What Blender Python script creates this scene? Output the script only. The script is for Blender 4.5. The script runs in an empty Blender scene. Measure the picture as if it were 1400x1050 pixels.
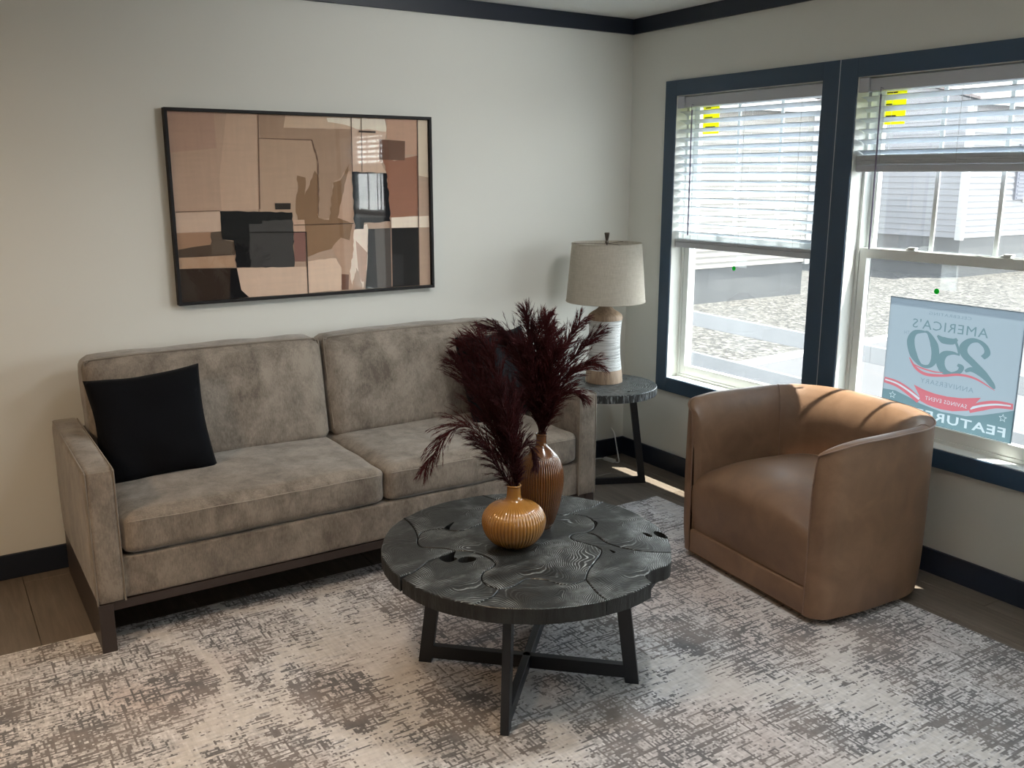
import bpy, bmesh, math, random
from mathutils import Vector, Matrix, noise
from mathutils.geometry import delaunay_2d_cdt, intersect_point_tri_2d
from math import sin, cos, pi, radians as rad
sc = bpy.context.scene
COL = sc.collection
random.seed(7)

def lin(c):
    return tuple(((v/255)/12.92 if v/255 <= .04045 else ((v/255+.055)/1.055)**2.4) for v in c)

# ------------------------------------------------------------------ camera
CAM = Vector((-3.40766, -4.07311, 1.62061))
YAW, PITCH, ROLL = rad(57.2277), rad(-12.8259), rad(-0.0381)
cam_d = bpy.data.cameras.new('camera'); cam = bpy.data.objects.new('camera', cam_d); COL.objects.link(cam)
cam_d.sensor_width = 36; cam_d.lens = 1253.09*36/1400; cam_d.clip_start = .05; cam_d.clip_end = 300
cam.location = CAM
cam.rotation_euler = (rad(90)+PITCH, 0, YAW-rad(90))
sc.camera = cam

# ------------------------------------------------------------------ light
sc.view_settings.view_transform = 'Standard'; sc.view_settings.look = 'None'
sc.view_settings.exposure = 0.24; sc.view_settings.gamma = 1; sc.view_settings.use_curve_mapping = False
sc.cycles.use_denoising = True
sc.cycles.max_bounces = 10; sc.cycles.diffuse_bounces = 6; sc.cycles.transparent_max_bounces = 24
sc.cycles.caustics_reflective = False; sc.cycles.caustics_refractive = False
sc.cycles.sample_clamp_indirect = 6
w = bpy.data.worlds.new('sky'); sc.world = w; w.use_nodes = True
nt = w.node_tree; bg = nt.nodes['Background']
tc = nt.nodes.new('ShaderNodeTexCoord'); sp = nt.nodes.new('ShaderNodeSeparateXYZ'); cr = nt.nodes.new('ShaderNodeValToRGB')
nt.links.new(tc.outputs['Generated'], sp.inputs[0]); nt.links.new(sp.outputs['Z'], cr.inputs[0]); nt.links.new(cr.outputs[0], bg.inputs[0])
e_ = cr.color_ramp.elements       # bright hazy horizon all the way round, clearer and dimmer overhead
e_[0].position = 0.0; e_[0].color = (1, 1, 1, 1)
e_[1].position = .22; e_[1].color = (.92, .96, 1, 1)
x_ = e_.new(.45); x_.color = (.30, .34, .38, 1)
x_ = e_.new(.9); x_.color = (.13, .17, .23, 1)
bg.inputs[1].default_value = 11.4
sd = bpy.data.lights.new('sun', 'SUN'); sun = bpy.data.objects.new('sun', sd); COL.objects.link(sun)
sd.energy = 27; sd.angle = rad(.6); sd.color = (1, .95, .86)
sun.rotation_euler = Vector((.285, -.25, 1)).to_track_quat('Z', 'Y').to_euler(); sun.location = (6, -6, 12)
for yc in (-.836, -1.938, -3.74):      # sampling portals in the three window openings
    pd = bpy.data.lights.new('window_portal', 'AREA'); po = bpy.data.objects.new('window_portal', pd); COL.objects.link(po)
    pd.shape = 'RECTANGLE'; pd.size = 1.5; pd.size_y = .92; pd.cycles.is_portal = True
    po.location = (.2, yc, 1.277); po.rotation_euler = (0, rad(90), 0)

# ------------------------------------------------------------------ helpers
class MB:
    def __init__(s): s.v = []; s.f = []; s.m = []
    def add(s, vs, fs, m=0):
        o = len(s.v); s.v += [tuple(v) for v in vs]; s.f += [tuple(i+o for i in f) for f in fs]; s.m += [m]*len(fs); return s
    def box(s, x0, x1, y0, y1, z0, z1, m=0):
        x0, x1 = sorted((x0, x1)); y0, y1 = sorted((y0, y1)); z0, z1 = sorted((z0, z1))
        v = [(x0,y0,z0),(x1,y0,z0),(x1,y1,z0),(x0,y1,z0),(x0,y0,z1),(x1,y0,z1),(x1,y1,z1),(x0,y1,z1)]
        return s.add(v, [(0,3,2,1),(4,5,6,7),(0,1,5,4),(1,2,6,5),(2,3,7,6),(3,0,4,7)], m)
    def prism(s, poly, z0, z1, m=0):
        n = len(poly)
        a = sum(poly[i][0]*poly[(i+1)%n][1]-poly[(i+1)%n][0]*poly[i][1] for i in range(n))
        if a < 0: poly = poly[::-1]
        v = [(x,y,z0) for x,y in poly]+[(x,y,z1) for x,y in poly]
        return s.add(v, [tuple(range(n))[::-1], tuple(range(n,2*n))]+[(i,(i+1)%n,n+(i+1)%n,n+i) for i in range(n)], m)
    def hexa(s, p, m=0):   # eight corners, bottom ring then top ring
        return s.add(p, [(0,3,2,1),(4,5,6,7),(0,1,5,4),(1,2,6,5),(2,3,7,6),(3,0,4,7)], m)
    def lathe(s, prof, n=48, c=(0,0), m=0, rib=None, cap=True):
        vs = []; fs = []
        for k, (r, z) in enumerate(prof):
            for i in range(n):
                a = 2*pi*i/n; rr = r
                if rib: rr = r+rib(a, z, r)
                vs.append((c[0]+rr*cos(a), c[1]+rr*sin(a), z))
        for k in range(len(prof)-1):
            for i in range(n):
                j = (i+1) % n
                fs.append((k*n+i, k*n+j, (k+1)*n+j, (k+1)*n+i))
        if cap:
            fs.append(tuple(range(n))[::-1]); fs.append(tuple(range((len(prof)-1)*n, len(prof)*n)))
        return s.add(vs, fs, m)
    def tube(s, pts, r, n=8, m=0):
        pts = [Vector(p) for p in pts]; vs = []; fs = []
        rr = r if isinstance(r, (list, tuple)) else [r]*len(pts)
        up = Vector((0,0,1))
        for k, p in enumerate(pts):
            d = (pts[min(k+1, len(pts)-1)]-pts[max(k-1, 0)]).normalized()
            a = d.cross(up)
            if a.length < .05: a = d.cross(Vector((1,0,0)))
            a.normalize(); b = a.cross(d)
            for i in range(n):
                t = 2*pi*i/n; vs.append(p+a*cos(t)*rr[k]+b*sin(t)*rr[k])
        for k in range(len(pts)-1):
            for i in range(n):
                j = (i+1) % n; fs.append((k*n+i, (k+1)*n+i, (k+1)*n+j, k*n+j))
        fs.append(tuple(range(n))); fs.append(tuple(range((len(pts)-1)*n, len(pts)*n))[::-1])
        return s.add(vs, fs, m)

ORG = {}     # world origin of each root, so that parts are given in world coordinates
def obj(name, mb, mat, parent=None, smooth=False, bevel=0, local=False, kind=None, label=None, seg=2):
    me = bpy.data.meshes.new(name)
    org = Vector((0,0,0)) if (local or parent is None) else ORG.get(parent.name, Vector((0,0,0)))
    me.from_pydata([tuple(Vector(v)-org) for v in mb.v], [], mb.f)
    for m in (mat if isinstance(mat, (list, tuple)) else [mat]): me.materials.append(m)
    if any(mb.m): me.polygons.foreach_set('material_index', mb.m)
    if bevel:
        bm = bmesh.new(); bm.from_mesh(me)
        bmesh.ops.remove_doubles(bm, verts=bm.verts, dist=1e-6)
        ed = [e for e in bm.edges if len(e.link_faces) == 2 and e.calc_face_angle(0) > rad(25)]
        bmesh.ops.bevel(bm, geom=ed, offset=bevel, segments=seg, affect='EDGES', profile=.6)
        bm.to_mesh(me); bm.free()
    if smooth:
        me.polygons.foreach_set('use_smooth', [True]*len(me.polygons))
        try: me.set_sharp_from_angle(angle=rad(smooth if smooth is not True else 45))
        except Exception: pass
    me.update()
    o = bpy.data.objects.new(name, me); COL.objects.link(o)
    if parent is not None:
        o.parent = parent; ORG[o.name] = org
    if kind: o['kind'] = kind
    if label: o['label'] = label
    return o
def tag(o, label, cat, group=None, kind=None):
    o['label'] = label; o['category'] = cat
    if group: o['group'] = group
    if kind: o['kind'] = kind
    return o
def thing(name, loc=(0,0,0), label=None, cat=None, group=None, rz=0, kind=None):
    o = bpy.data.objects.new(name, None); COL.objects.link(o); o.location = loc; o.rotation_euler = (0,0,rz)
    o.empty_display_size = .05; ORG[o.name] = Vector(loc)
    if label: tag(o, label, cat, group)
    if kind: o['kind'] = kind
    return o
def smoothpts(P, n=6, closed=False):
    P = [Vector(p) for p in P]; out = []; N = len(P)
    rng = range(N if closed else N-1)
    for i in rng:
        p0 = P[(i-1) % N] if closed or i > 0 else P[0]; p1 = P[i]; p2 = P[(i+1) % N]
        p3 = P[(i+2) % N] if closed or i+2 < N else P[-1]
        for k in range(n):
            t = k/n
            out.append(.5*((2*p1)+(p2-p0)*t+(2*p0-5*p1+4*p2-p3)*t*t+(3*p1-p0-3*p2+p3)*t**3))
    if not closed: out.append(P[-1])
    return out
def lerp(a, b, t): return a+(b-a)*t
def sstep(t): t = max(0, min(1, t)); return t*t*(3-2*t)

# ------------------------------------------------------------------ materials
def mat(name, col=(.5,.5,.5), rough=.5, metal=0, spec=.5, sheen=0, coat=0, **kw):
    m = bpy.data.materials.new(name); m.use_nodes = True; b = m.node_tree.nodes['Principled BSDF']
    b.inputs['Base Color'].default_value = (*col, 1); b.inputs['Roughness'].default_value = rough
    b.inputs['Metallic'].default_value = metal; b.inputs['Specular IOR Level'].default_value = spec
    if sheen: b.inputs['Sheen Weight'].default_value = sheen; b.inputs['Sheen Roughness'].default_value = .4
    if coat: b.inputs['Coat Weight'].default_value = coat; b.inputs['Coat Roughness'].default_value = .08
    return m
class NG:
    def __init__(s, m): s.nt = m.node_tree; s.b = s.nt.nodes.get('Principled BSDF')
    def n(s, t, **k):
        x = s.nt.nodes.new('ShaderNode'+t)
        for a, v in k.items():
            if a.startswith('i_'): x.inputs[a[2:].replace('_', ' ')].default_value = v
            else: setattr(x, a, v)
        return x
    def l(s, a, b): s.nt.links.new(a, b)
    def coord(s, scale=(1,1,1), rot=(0,0,0), src='Object'):
        t = s.n('TexCoord'); mp = s.n('Mapping'); mp.inputs['Scale'].default_value = scale; mp.inputs['Rotation'].default_value = rot
        s.l(t.outputs[src], mp.inputs[0]); return mp.outputs[0]
    def noise(s, co, scale=5, detail=4, rough=.5, dist=0):
        x = s.n('TexNoise'); x.inputs['Scale'].default_value = scale; x.inputs['Detail'].default_value = detail
        x.inputs['Roughness'].default_value = rough; x.inputs['Distortion'].default_value = dist
        if co is not None: s.l(co, x.inputs['Vector'])
        return x.outputs['Fac']
    def ramp(s, fac, stops):
        r = s.n('ValToRGB'); s.l(fac, r.inputs[0]); e = r.color_ramp.elements
        while len(e) < len(stops): e.new(.5)
        for i, (p, c) in enumerate(stops):
            e[i].position = p; e[i].color = (*c, 1) if len(c) == 3 else c
        return r.outputs[0]
    def mix(s, fac, a, b, mode='MIX'):
        x = s.n('Mix', data_type='RGBA', blend_type=mode)
        for sock, v in ((x.inputs[0], fac), (x.inputs[6], a), (x.inputs[7], b)):
            if hasattr(v, 'links'): s.l(v, sock)
            elif isinstance(v, (int, float)): sock.default_value = v
            else: sock.default_value = (*v, 1)
        return x.outputs[2]
    def math(s, op, a, b=None):
        x = s.n('Math', operation=op)
        for i, v in enumerate((a, b)):
            if v is None: continue
            if hasattr(v, 'links'): s.l(v, x.inputs[i])
            else: x.inputs[i].default_value = v
        return x.outputs[0]
    def bump(s, h, strength=.2, dist=.01):
        x = s.n('Bump'); x.inputs['Strength'].default_value = strength; x.inputs['Distance'].default_value = dist
        s.l(h, x.inputs['Height']); s.l(x.outputs[0], s.b.inputs['Normal'])
    def base(s, c): s.l(c, s.b.inputs['Base Color'])
    def rough(s, c): s.l(c, s.b.inputs['Roughness'])
def g3(v): return (v, v, v)

M = {}
# painted wall
m = M['wall'] = mat('wall_paint', (.755,.76,.72), .75, spec=.25); g = NG(m); co = g.coord(); g.bump(g.noise(co, 180, 3), .08, .002)
m = M['ceil'] = mat('ceiling_paint', (.84,.86,.85), .85, spec=.2); g = NG(m); g.bump(g.noise(g.coord(), 90, 3), .15, .003)
m = M['navy'] = mat('navy_black_trim_paint', lin((28,36,50)), .42, spec=.5); g = NG(m); g.bump(g.noise(g.coord(), 60, 2), .03, .002)
m = M['casing'] = mat('navy_paint_window_glare', lin((46,68,90)), .38, spec=.5); g = NG(m); g.bump(g.noise(g.coord(), 60, 2), .03, .002)  # trim navy made lighter and bluer to carry the glare round the windows
m = M['vinyl'] = mat('white_vinyl', (.80,.83,.82), .35); g = NG(m); g.bump(g.noise(g.coord(), 40, 2), .02, .002)
m = M['jamb'] = mat('white_jamb_board', (.80,.82,.79), .5); g = NG(m); g.bump(g.noise(g.coord(), 70, 2), .04, .002)
m = M['slat'] = mat('white_blind_slat', (.78,.81,.84), .45); g = NG(m)
tr = g.n('BsdfTranslucent'); tr.inputs[0].default_value = (.85,.9,.95,1); mx = g.n('MixShader'); mx.inputs[0].default_value = .26
out = g.nt.nodes['Material Output']; g.l(g.b.outputs[0], mx.inputs[1]); g.l(tr.outputs[0], mx.inputs[2]); g.l(mx.outputs[0], out.inputs[0])
m = M['railvinyl'] = mat('blind_rail_vinyl', (.50,.52,.57), .5)  # greyed to stand for the shade on the backlit rails
m = M['wand'] = mat('smoky_plastic_wand', lin((120,112,135)), .25)
m = M['cordw'] = mat('pale_cord', (.6,.6,.6), .7)
# glass: clear pane with reflection and a faint haze put in for window glare
def glass_mat(name, haze=.03, tint=(.97,.99,.98)):
    m = bpy.data.materials.new(name); m.use_nodes = True; nt = m.node_tree; nt.nodes.clear()
    o = nt.nodes.new('ShaderNodeOutputMaterial'); t = nt.nodes.new('ShaderNodeBsdfTransparent'); t.inputs[0].default_value = (*tint, 1)
    gl = nt.nodes.new('ShaderNodeBsdfGlossy'); gl.inputs['Roughness'].default_value = .02
    fr = nt.nodes.new('ShaderNodeFresnel'); ge = nt.nodes.new('ShaderNodeNewGeometry'); mr = nt.nodes.new('ShaderNodeMapRange')
    mr.inputs['To Min'].default_value = 1.45; mr.inputs['To Max'].default_value = 1/1.45; nt.links.new(ge.outputs['Backfacing'], mr.inputs['Value']); nt.links.new(mr.outputs[0], fr.inputs[0])
    m1 = nt.nodes.new('ShaderNodeMixShader'); nt.links.new(fr.outputs[0], m1.inputs[0]); nt.links.new(t.outputs[0], m1.inputs[1]); nt.links.new(gl.outputs[0], m1.inputs[2])
    tl = nt.nodes.new('ShaderNodeBsdfTranslucent'); tl.inputs[0].default_value = (.9,.95,1,1)
    m2 = nt.nodes.new('ShaderNodeMixShader')
    nz = nt.nodes.new('ShaderNodeTexNoise'); nz.inputs['Scale'].default_value = 3
    mu = nt.nodes.new('ShaderNodeMath'); mu.operation = 'MULTIPLY'; mu.inputs[1].default_value = haze*2; nt.links.new(nz.outputs['Fac'], mu.inputs[0]); nt.links.new(mu.outputs[0], m2.inputs[0])
    nt.links.new(m1.outputs[0], m2.inputs[1]); nt.links.new(tl.outputs[0], m2.inputs[2]); nt.links.new(m2.outputs[0], o.inputs[0])
    return m
M['glass'] = glass_mat('window_glass', .018)
M['picglass'] = glass_mat('picture_glass', .0, (1,1,1))
M['tape'] = glass_mat('clear_tape', .07, (.95,.95,.93))
m = M['yellow'] = mat('yellow_label_paper', lin((235,235,40)), .6); g = NG(m)
tr = g.n('BsdfTranslucent'); tr.inputs[0].default_value = (*lin((245,245,40)), 1); mx = g.n('MixShader'); mx.inputs[0].default_value = .5
out = g.nt.nodes['Material Output']; g.l(g.b.outputs[0], mx.inputs[1]); g.l(tr.outputs[0], mx.inputs[2]); g.l(mx.outputs[0], out.inputs[0])
m = M['ink'] = mat('dark_ink', (.03,.03,.03), .7)
# floor plank
m = M['plank'] = mat('grey_brown_laminate', (.15,.125,.1), .42, spec=.45); g = NG(m)
oi = g.n('ObjectInfo'); co = g.coord((14, 1.1, 1), src='Object')
ad = g.n('VectorMath', operation='ADD'); sc3 = g.n('VectorMath', operation='SCALE'); cmb = g.n('CombineXYZ')
g.l(oi.outputs['Random'], cmb.inputs[0]); g.l(oi.outputs['Random'], cmb.inputs[1]); g.l(cmb.outputs[0], sc3.inputs[0]); sc3.inputs['Scale'].default_value = 37
g.l(co, ad.inputs[0]); g.l(sc3.outputs[0], ad.inputs[1])
nz = g.noise(ad.outputs[0], 3.2, 6, .62, .6)
c = g.ramp(nz, [(.25, (.075,.056,.042)), (.5, (.125,.098,.076)), (.75, (.19,.155,.125))])
c = g.mix(g.math('MULTIPLY', oi.outputs['Random'], .45), c, (.20,.17,.14)); g.base(c)
g.bump(nz, .12, .003)
m = M['subfloor'] = mat('dark_subfloor', (.03,.025,.02), .8)  # dark base under the planks, showing in the joints
# rug
m = M['rug'] = mat('distressed_woven_rug', (.5,.48,.46), .95, spec=.1, sheen=.15); g = NG(m)
tcn = g.n('TexCoord')
snap = g.n('VectorMath', operation='SNAP'); snap.inputs[1].default_value = (.006,.006,1); g.l(tcn.outputs['Object'], snap.inputs[0])
sv = snap.outputs[0]
def mapped(scale, loc=(0,0,0)):
    mp = g.n('Mapping'); mp.inputs['Scale'].default_value = scale; mp.inputs['Location'].default_value = loc; g.l(sv, mp.inputs[0]); return mp.outputs[0]
region = g.noise(mapped((1,1,1)), 2.6, 4, .6, .8)               # dark cloudy areas
vn = g.noise(mapped((1,1,1), (3,7,0)), 1.0, 2, .5, .5)
jx = g.math('MULTIPLY', g.math('SUBTRACT', g.noise(mapped((8,60,1), (3,1,0)), 1.5, 2), .5), .16)
vein = g.math('ABSOLUTE', g.math('SUBTRACT', g.math('ADD', vn, jx), .5))   # ragged worn bands
hx = g.noise(mapped((4,62,1)), 1.6, 4, .7, .0)                  # threads along x
hy = g.noise(mapped((62,5,1), (9,2,0)), 1.6, 4, .7, .0)         # threads along y
fine = g.noise(mapped((22,95,1), (1,5,0)), 2.2, 2, .5)
fine2 = g.noise(mapped((95,22,1), (6,5,0)), 2.2, 2, .5)
thr = g.math('SUBTRACT', .715, g.math('MULTIPLY', region, .34))
vm = g.n('MapRange'); vm.inputs['From Min'].default_value = .004; vm.inputs['From Max'].default_value = .034; vm.inputs['To Min'].default_value = .15; vm.inputs['To Max'].default_value = 0; g.l(vein, vm.inputs['Value'])
thr = g.math('ADD', thr, vm.outputs[0])
dx_ = g.math('GREATER_THAN', hx, g.math('ADD', thr, -.004)); dy_ = g.math('GREATER_THAN', hy, g.math('ADD', thr, .010))
df_ = g.math('GREATER_THAN', g.math('MAXIMUM', fine, fine2), g.math('ADD', thr, .045))
dark = g.math('MAXIMUM', g.math('MAXIMUM', dx_, dy_), g.math('MULTIPLY', df_, .55))
l1 = g.noise(mapped((9,55,1), (2,2,0)), 1.6, 3, .6); l2 = g.noise(mapped((55,9,1), (5,2,0)), 1.6, 3, .6)
lightc = g.ramp(g.math('ADD', g.math('MULTIPLY', l1, .5), g.math('MULTIPLY', l2, .5)), [(.36, lin((162,160,160))), (.5, lin((200,197,197))), (.62, lin((232,230,230)))])
tintn = g.noise(mapped((1,1,1), (11,3,0)), 1.3, 3)
lightc = g.mix(g.ramp(tintn, [(.46, g3(0)), (.66, g3(.55))]), lightc, lin((190,170,160)))
lightc = g.mix(g.math('MULTIPLY', vm.outputs[0], 4.5), lightc, lin((212,207,201)))
darkc = g.ramp(g.noise(mapped((1,1,1), (4,4,0)), 5, 2), [(.4, lin((84,82,84))), (.6, lin((118,110,106)))])
g.base(g.mix(g.math('MULTIPLY', dark, .85), lightc, darkc))
g.bump(g.noise(g.coord(), 260, 2), .35, .004)
m = M['rugedge'] = mat('rug_binding', lin((120,112,106)), .95)
# sofa fabric
def fabric(name, c0, c1, sheen=.35, sc_=1):
    m = mat(name, c0, .9, spec=.15, sheen=.40); g = NG(m); co = g.coord((1,1,1))
    a = g.noise(g.coord((1.5,1.5,1)), 6*sc_, 7, .72, .25); b2 = g.noise(g.coord((60,60,14)), 4, 3, .6)
    f = g.math('ADD', g.math('MULTIPLY', a, .75), g.math('MULTIPLY', b2, .25))
    g.base(g.ramp(f, [(.38, c0), (.60, c1)])); g.bump(g.math('ADD', g.noise(co, 320, 2), g.math('MULTIPLY', a, .6)), .22, .003); return m
M['sofa'] = fabric('taupe_chenille', (.128,.107,.088), (.295,.255,.214))
M['sofapipe'] = mat('taupe_piping', (.20,.168,.135), .8, sheen=.3)
M['stitch'] = mat('pale_stitching', (.38,.34,.29), .8)
M['sofaleg'] = mat('dark_brown_leg', lin((52,42,38)), .45)
m = M['pillow'] = mat('black_velvet', (.004,.0045,.006), .9, spec=.08, sheen=.02); g = NG(m); g.bump(g.noise(g.coord(), 14, 4), .2, .006)
# leather
m = M['leather'] = mat('brown_leather', (.2,.1,.06), .46, spec=.42); g = NG(m); co = g.coord()
a = g.noise(co, 7, 6, .6, .5); b2 = g.noise(co, 2.2, 3, .5)
g.base(g.ramp(g.math('ADD', g.math('MULTIPLY', a, .5), g.math('MULTIPLY', b2, .5)), [(.36, (.150,.083,.048)), (.52, (.205,.117,.068)), (.66, (.265,.155,.094))]))
v = g.n('TexVoronoi'); v.inputs['Scale'].default_value = 260; g.l(co, v.inputs['Vector']); g.bump(g.math('ADD', v.outputs['Distance'], a), .10, .002)
g.rough(g.ramp(a, [(.3, g3(.40)), (.7, g3(.54))]))
M['leatherpipe'] = mat('leather_welt', (.20,.115,.075), .5)
M['plinth'] = mat('black_plinth', (.012,.012,.014), .6)
# black root wood, rings about each piece's own origin
def rootwood(name, amt=1.0, light=(.30,.33,.33), lo=.44, hi=.60, la=.76):
    m = mat(name, (.02,.022,.022), .36, spec=.36); g = NG(m); co = g.coord((1,1,.15))
    nz = g.n('TexNoise'); nz.inputs['Scale'].default_value = 4.5; nz.inputs['Detail'].default_value = 1.5; g.l(co, nz.inputs['Vector'])
    sb = g.n('VectorMath', operation='SUBTRACT'); g.l(nz.outputs['Color'], sb.inputs[0]); sb.inputs[1].default_value = (.5,.5,.5)
    scl = g.n('VectorMath', operation='SCALE'); g.l(sb.outputs[0], scl.inputs[0]); scl.inputs['Scale'].default_value = .30
    ad = g.n('VectorMath', operation='ADD'); g.l(co, ad.inputs[0]); g.l(scl.outputs[0], ad.inputs[1])
    wv = g.n('TexWave', wave_type='RINGS', rings_direction='Z', wave_profile='SIN'); wv.inputs['Scale'].default_value = 42; wv.inputs['Distortion'].default_value = 1.2
    wv.inputs['Detail'].default_value = 2; wv.inputs['Detail Scale'].default_value = 1.5; g.l(ad.outputs[0], wv.inputs['Vector'])
    lines = g.ramp(wv.outputs['Fac'], [(la, g3(0)), (.98, g3(1))])
    patch = g.ramp(g.noise(g.coord((1,1,1), src='Object'), 5.5, 4, .6, .8), [(lo, g3(.08)), (hi, g3(1))])
    brk = g.ramp(g.noise(g.coord((1,1,1)), 40, 3, .6), [(.34, g3(.25)), (.56, g3(1))])
    lm = g.mix(1, g.mix(1, lines, patch, 'MULTIPLY'), brk, 'MULTIPLY')
    bwn = g.n('RGBToBW'); g.l(lm, bwn.inputs[0])
    bc = g.ramp(g.noise(co, 6, 4), [(.35, (.006,.007,.007)), (.65, (.017,.019,.019))])
    g.base(g.mix(g.math('MULTIPLY', bwn.outputs[0], amt), bc, light))
    g.bump(g.math('ADD', g.math('MULTIPLY', wv.outputs['Fac'], .35), g.noise(co, 22, 5)), .22, .004)
    g.rough(g.ramp(g.noise(co, 12, 3), [(.3, g3(.28)), (.7, g3(.46))])); return m
M['root'] = rootwood('black_root_wood', 1.0, (.50,.54,.54))
M['rootside'] = rootwood('black_slab_with_pale_grain', 1.0, (.50,.54,.55), .34, .50, .74)
m = M['rootedge'] = mat('black_bark_edge', (.018,.019,.019), .6); g = NG(m)
nz = g.noise(g.coord((16,16,3)), 2, 5, .7); g.base(g.ramp(nz, [(.4, (.004,.004,.004)), (.75, (.022,.024,.024))])); g.bump(nz, .6, .01)
m = M['rootedge2'] = mat('black_edge_pale_streaks', (.02,.02,.02), .5); g = NG(m)
nz = g.noise(g.coord((34,34,5)), 2, 4, .75); g.base(g.ramp(nz, [(.48, (.014,.015,.016)), (.68, (.33,.36,.37))])); g.bump(nz, .5, .01)
M['iron'] = mat('black_iron', (.008,.009,.012), .42, spec=.5)
# vases
m = M['amber'] = mat('amber_glaze', (.42,.19,.035), .14, spec=.6, coat=.6); g = NG(m)
ge = g.n('NewGeometry'); a = g.noise(g.coord((1,1,1)), 16, 4, .6)
pt = g.ramp(ge.outputs['Pointiness'], [(.44, (.13,.045,.008)), (.52, (.34,.155,.030)), (.60, (.50,.26,.065))])
g.base(g.mix(g.ramp(a, [(.4, g3(0)), (.75, g3(.5))]), pt, (.42,.2,.05)))
m = M['amberdark'] = mat('brown_amber_glaze', (.30,.11,.02), .16, spec=.6, coat=.6); g = NG(m)
ge = g.n('NewGeometry'); a = g.noise(g.coord((1,1,1)), 9, 4, .6)
pt = g.ramp(ge.outputs['Pointiness'], [(.44, (.045,.014,.005)), (.52, (.15,.055,.012)), (.60, (.33,.15,.04))])
g.base(g.mix(g.ramp(a, [(.4, g3(0)), (.7, g3(.6))]), pt, (.10,.034,.012)))
m = M['plume'] = mat('burgundy_plume', (.04,.010,.012), .8, spec=.15); g = NG(m)
oi = g.n('ObjectInfo'); g.base(g.mix(oi.outputs['Random'], (.060,.011,.011), (.022,.007,.010)))
tr = g.n('BsdfTranslucent'); tr.inputs[0].default_value = (.09,.018,.018,1); mx = g.n('MixShader'); mx.inputs[0].default_value = .3
out = g.nt.nodes['Material Output']; g.l(g.b.outputs[0], mx.inputs[1]); g.l(tr.outputs[0], mx.inputs[2]); g.l(mx.outputs[0], out.inputs[0])
M['stem'] = mat('burgundy_stem', (.07,.022,.02), .7)
# lamp
m = M['lampwood'] = mat('washed_wood', (.33,.24,.18), .6); g = NG(m); nz = g.noise(g.coord((26,26,2.5)), 2.2, 5, .65, .4)
g.base(g.ramp(nz, [(.3, (.20,.135,.09)), (.7, (.42,.31,.22))])); g.bump(nz, .15, .003)
m = M['rope'] = mat('white_wrapped_cord', (.62,.64,.64), .75); g = NG(m)
nz = g.noise(g.coord((5,5,150)), 1.5, 4, .7); g.base(g.ramp(nz, [(.38, (.30,.31,.31)), (.55, (.66,.68,.68))])); g.bump(nz, .7, .006)
m = M['shade'] = mat('linen_shade', (.60,.565,.50), .9, spec=.1); g = NG(m)
a = g.noise(g.coord((260,260,30)), 1, 2); b2 = g.noise(g.coord((20,20,420)), 1, 2)
g.base(g.ramp(g.math('ADD', g.math('MULTIPLY', a, .5), g.math('MULTIPLY', b2, .5)), [(.35, (.50,.465,.40)), (.62, (.68,.64,.57))]))
tr = g.n('BsdfTranslucent'); tr.inputs[0].default_value = (.7,.66,.58,1); mx = g.n('MixShader'); mx.inputs[0].default_value = .35
out = g.nt.nodes['Material Output']; g.l(g.b.outputs[0], mx.inputs[1]); g.l(tr.outputs[0], mx.inputs[2]); g.l(mx.outputs[0], out.inputs[0])
M['bronze'] = mat('dark_bronze', (.12,.10,.085), .4, metal=.7)
M['whiteplastic'] = mat('white_plastic', (.75,.75,.73), .4)
# picture
M['frame'] = mat('black_picture_frame', (.008,.007,.008), .6, spec=.3)
m = M['art'] = mat('abstract_print', (.5,.4,.35), .7, spec=.1); g = NG(m)
vc = g.n('VertexColor', layer_name='Col')
nz = g.noise(g.coord((3,3,26)), 2.0, 5, .7); nz2 = g.noise(g.coord((30,3,3)), 1.6, 5, .7)
f = g.math('ADD', g.math('MULTIPLY', nz, .5), g.math('MULTIPLY', nz2, .5))
g.base(g.mix(1, vc.outputs['Color'], g.ramp(f, [(.35, g3(1.32)), (.65, (1.52,1.51,1.50))]), 'MULTIPLY'))
# sign
def signmat(name, c, tf=.7):
    m = mat(name, c, .6); g = NG(m)
    tr = g.n('BsdfTranslucent'); tr.inputs[0].default_value = (*c, 1); mx = g.n('MixShader'); mx.inputs[0].default_value = tf
    out = g.nt.nodes['Material Output']; g.l(g.b.outputs[0], mx.inputs[1]); g.l(tr.outputs[0], mx.inputs[2]); g.l(mx.outputs[0], out.inputs[0]); return m
M['dot'] = signmat('green_sticker', lin((30,190,80)), .5)
M['board'] = signmat('pale_blue_sign_board', lin((100,110,118)))
M['bteal'] = signmat('grey_teal_print', lin((68,86,92)))
M['bred'] = signmat('red_print', lin((124,70,78)))
M['bwhite'] = signmat('white_print', lin((122,132,138)))
M['bgrey'] = signmat('faint_grey_print', lin((80,94,103)))
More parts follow.
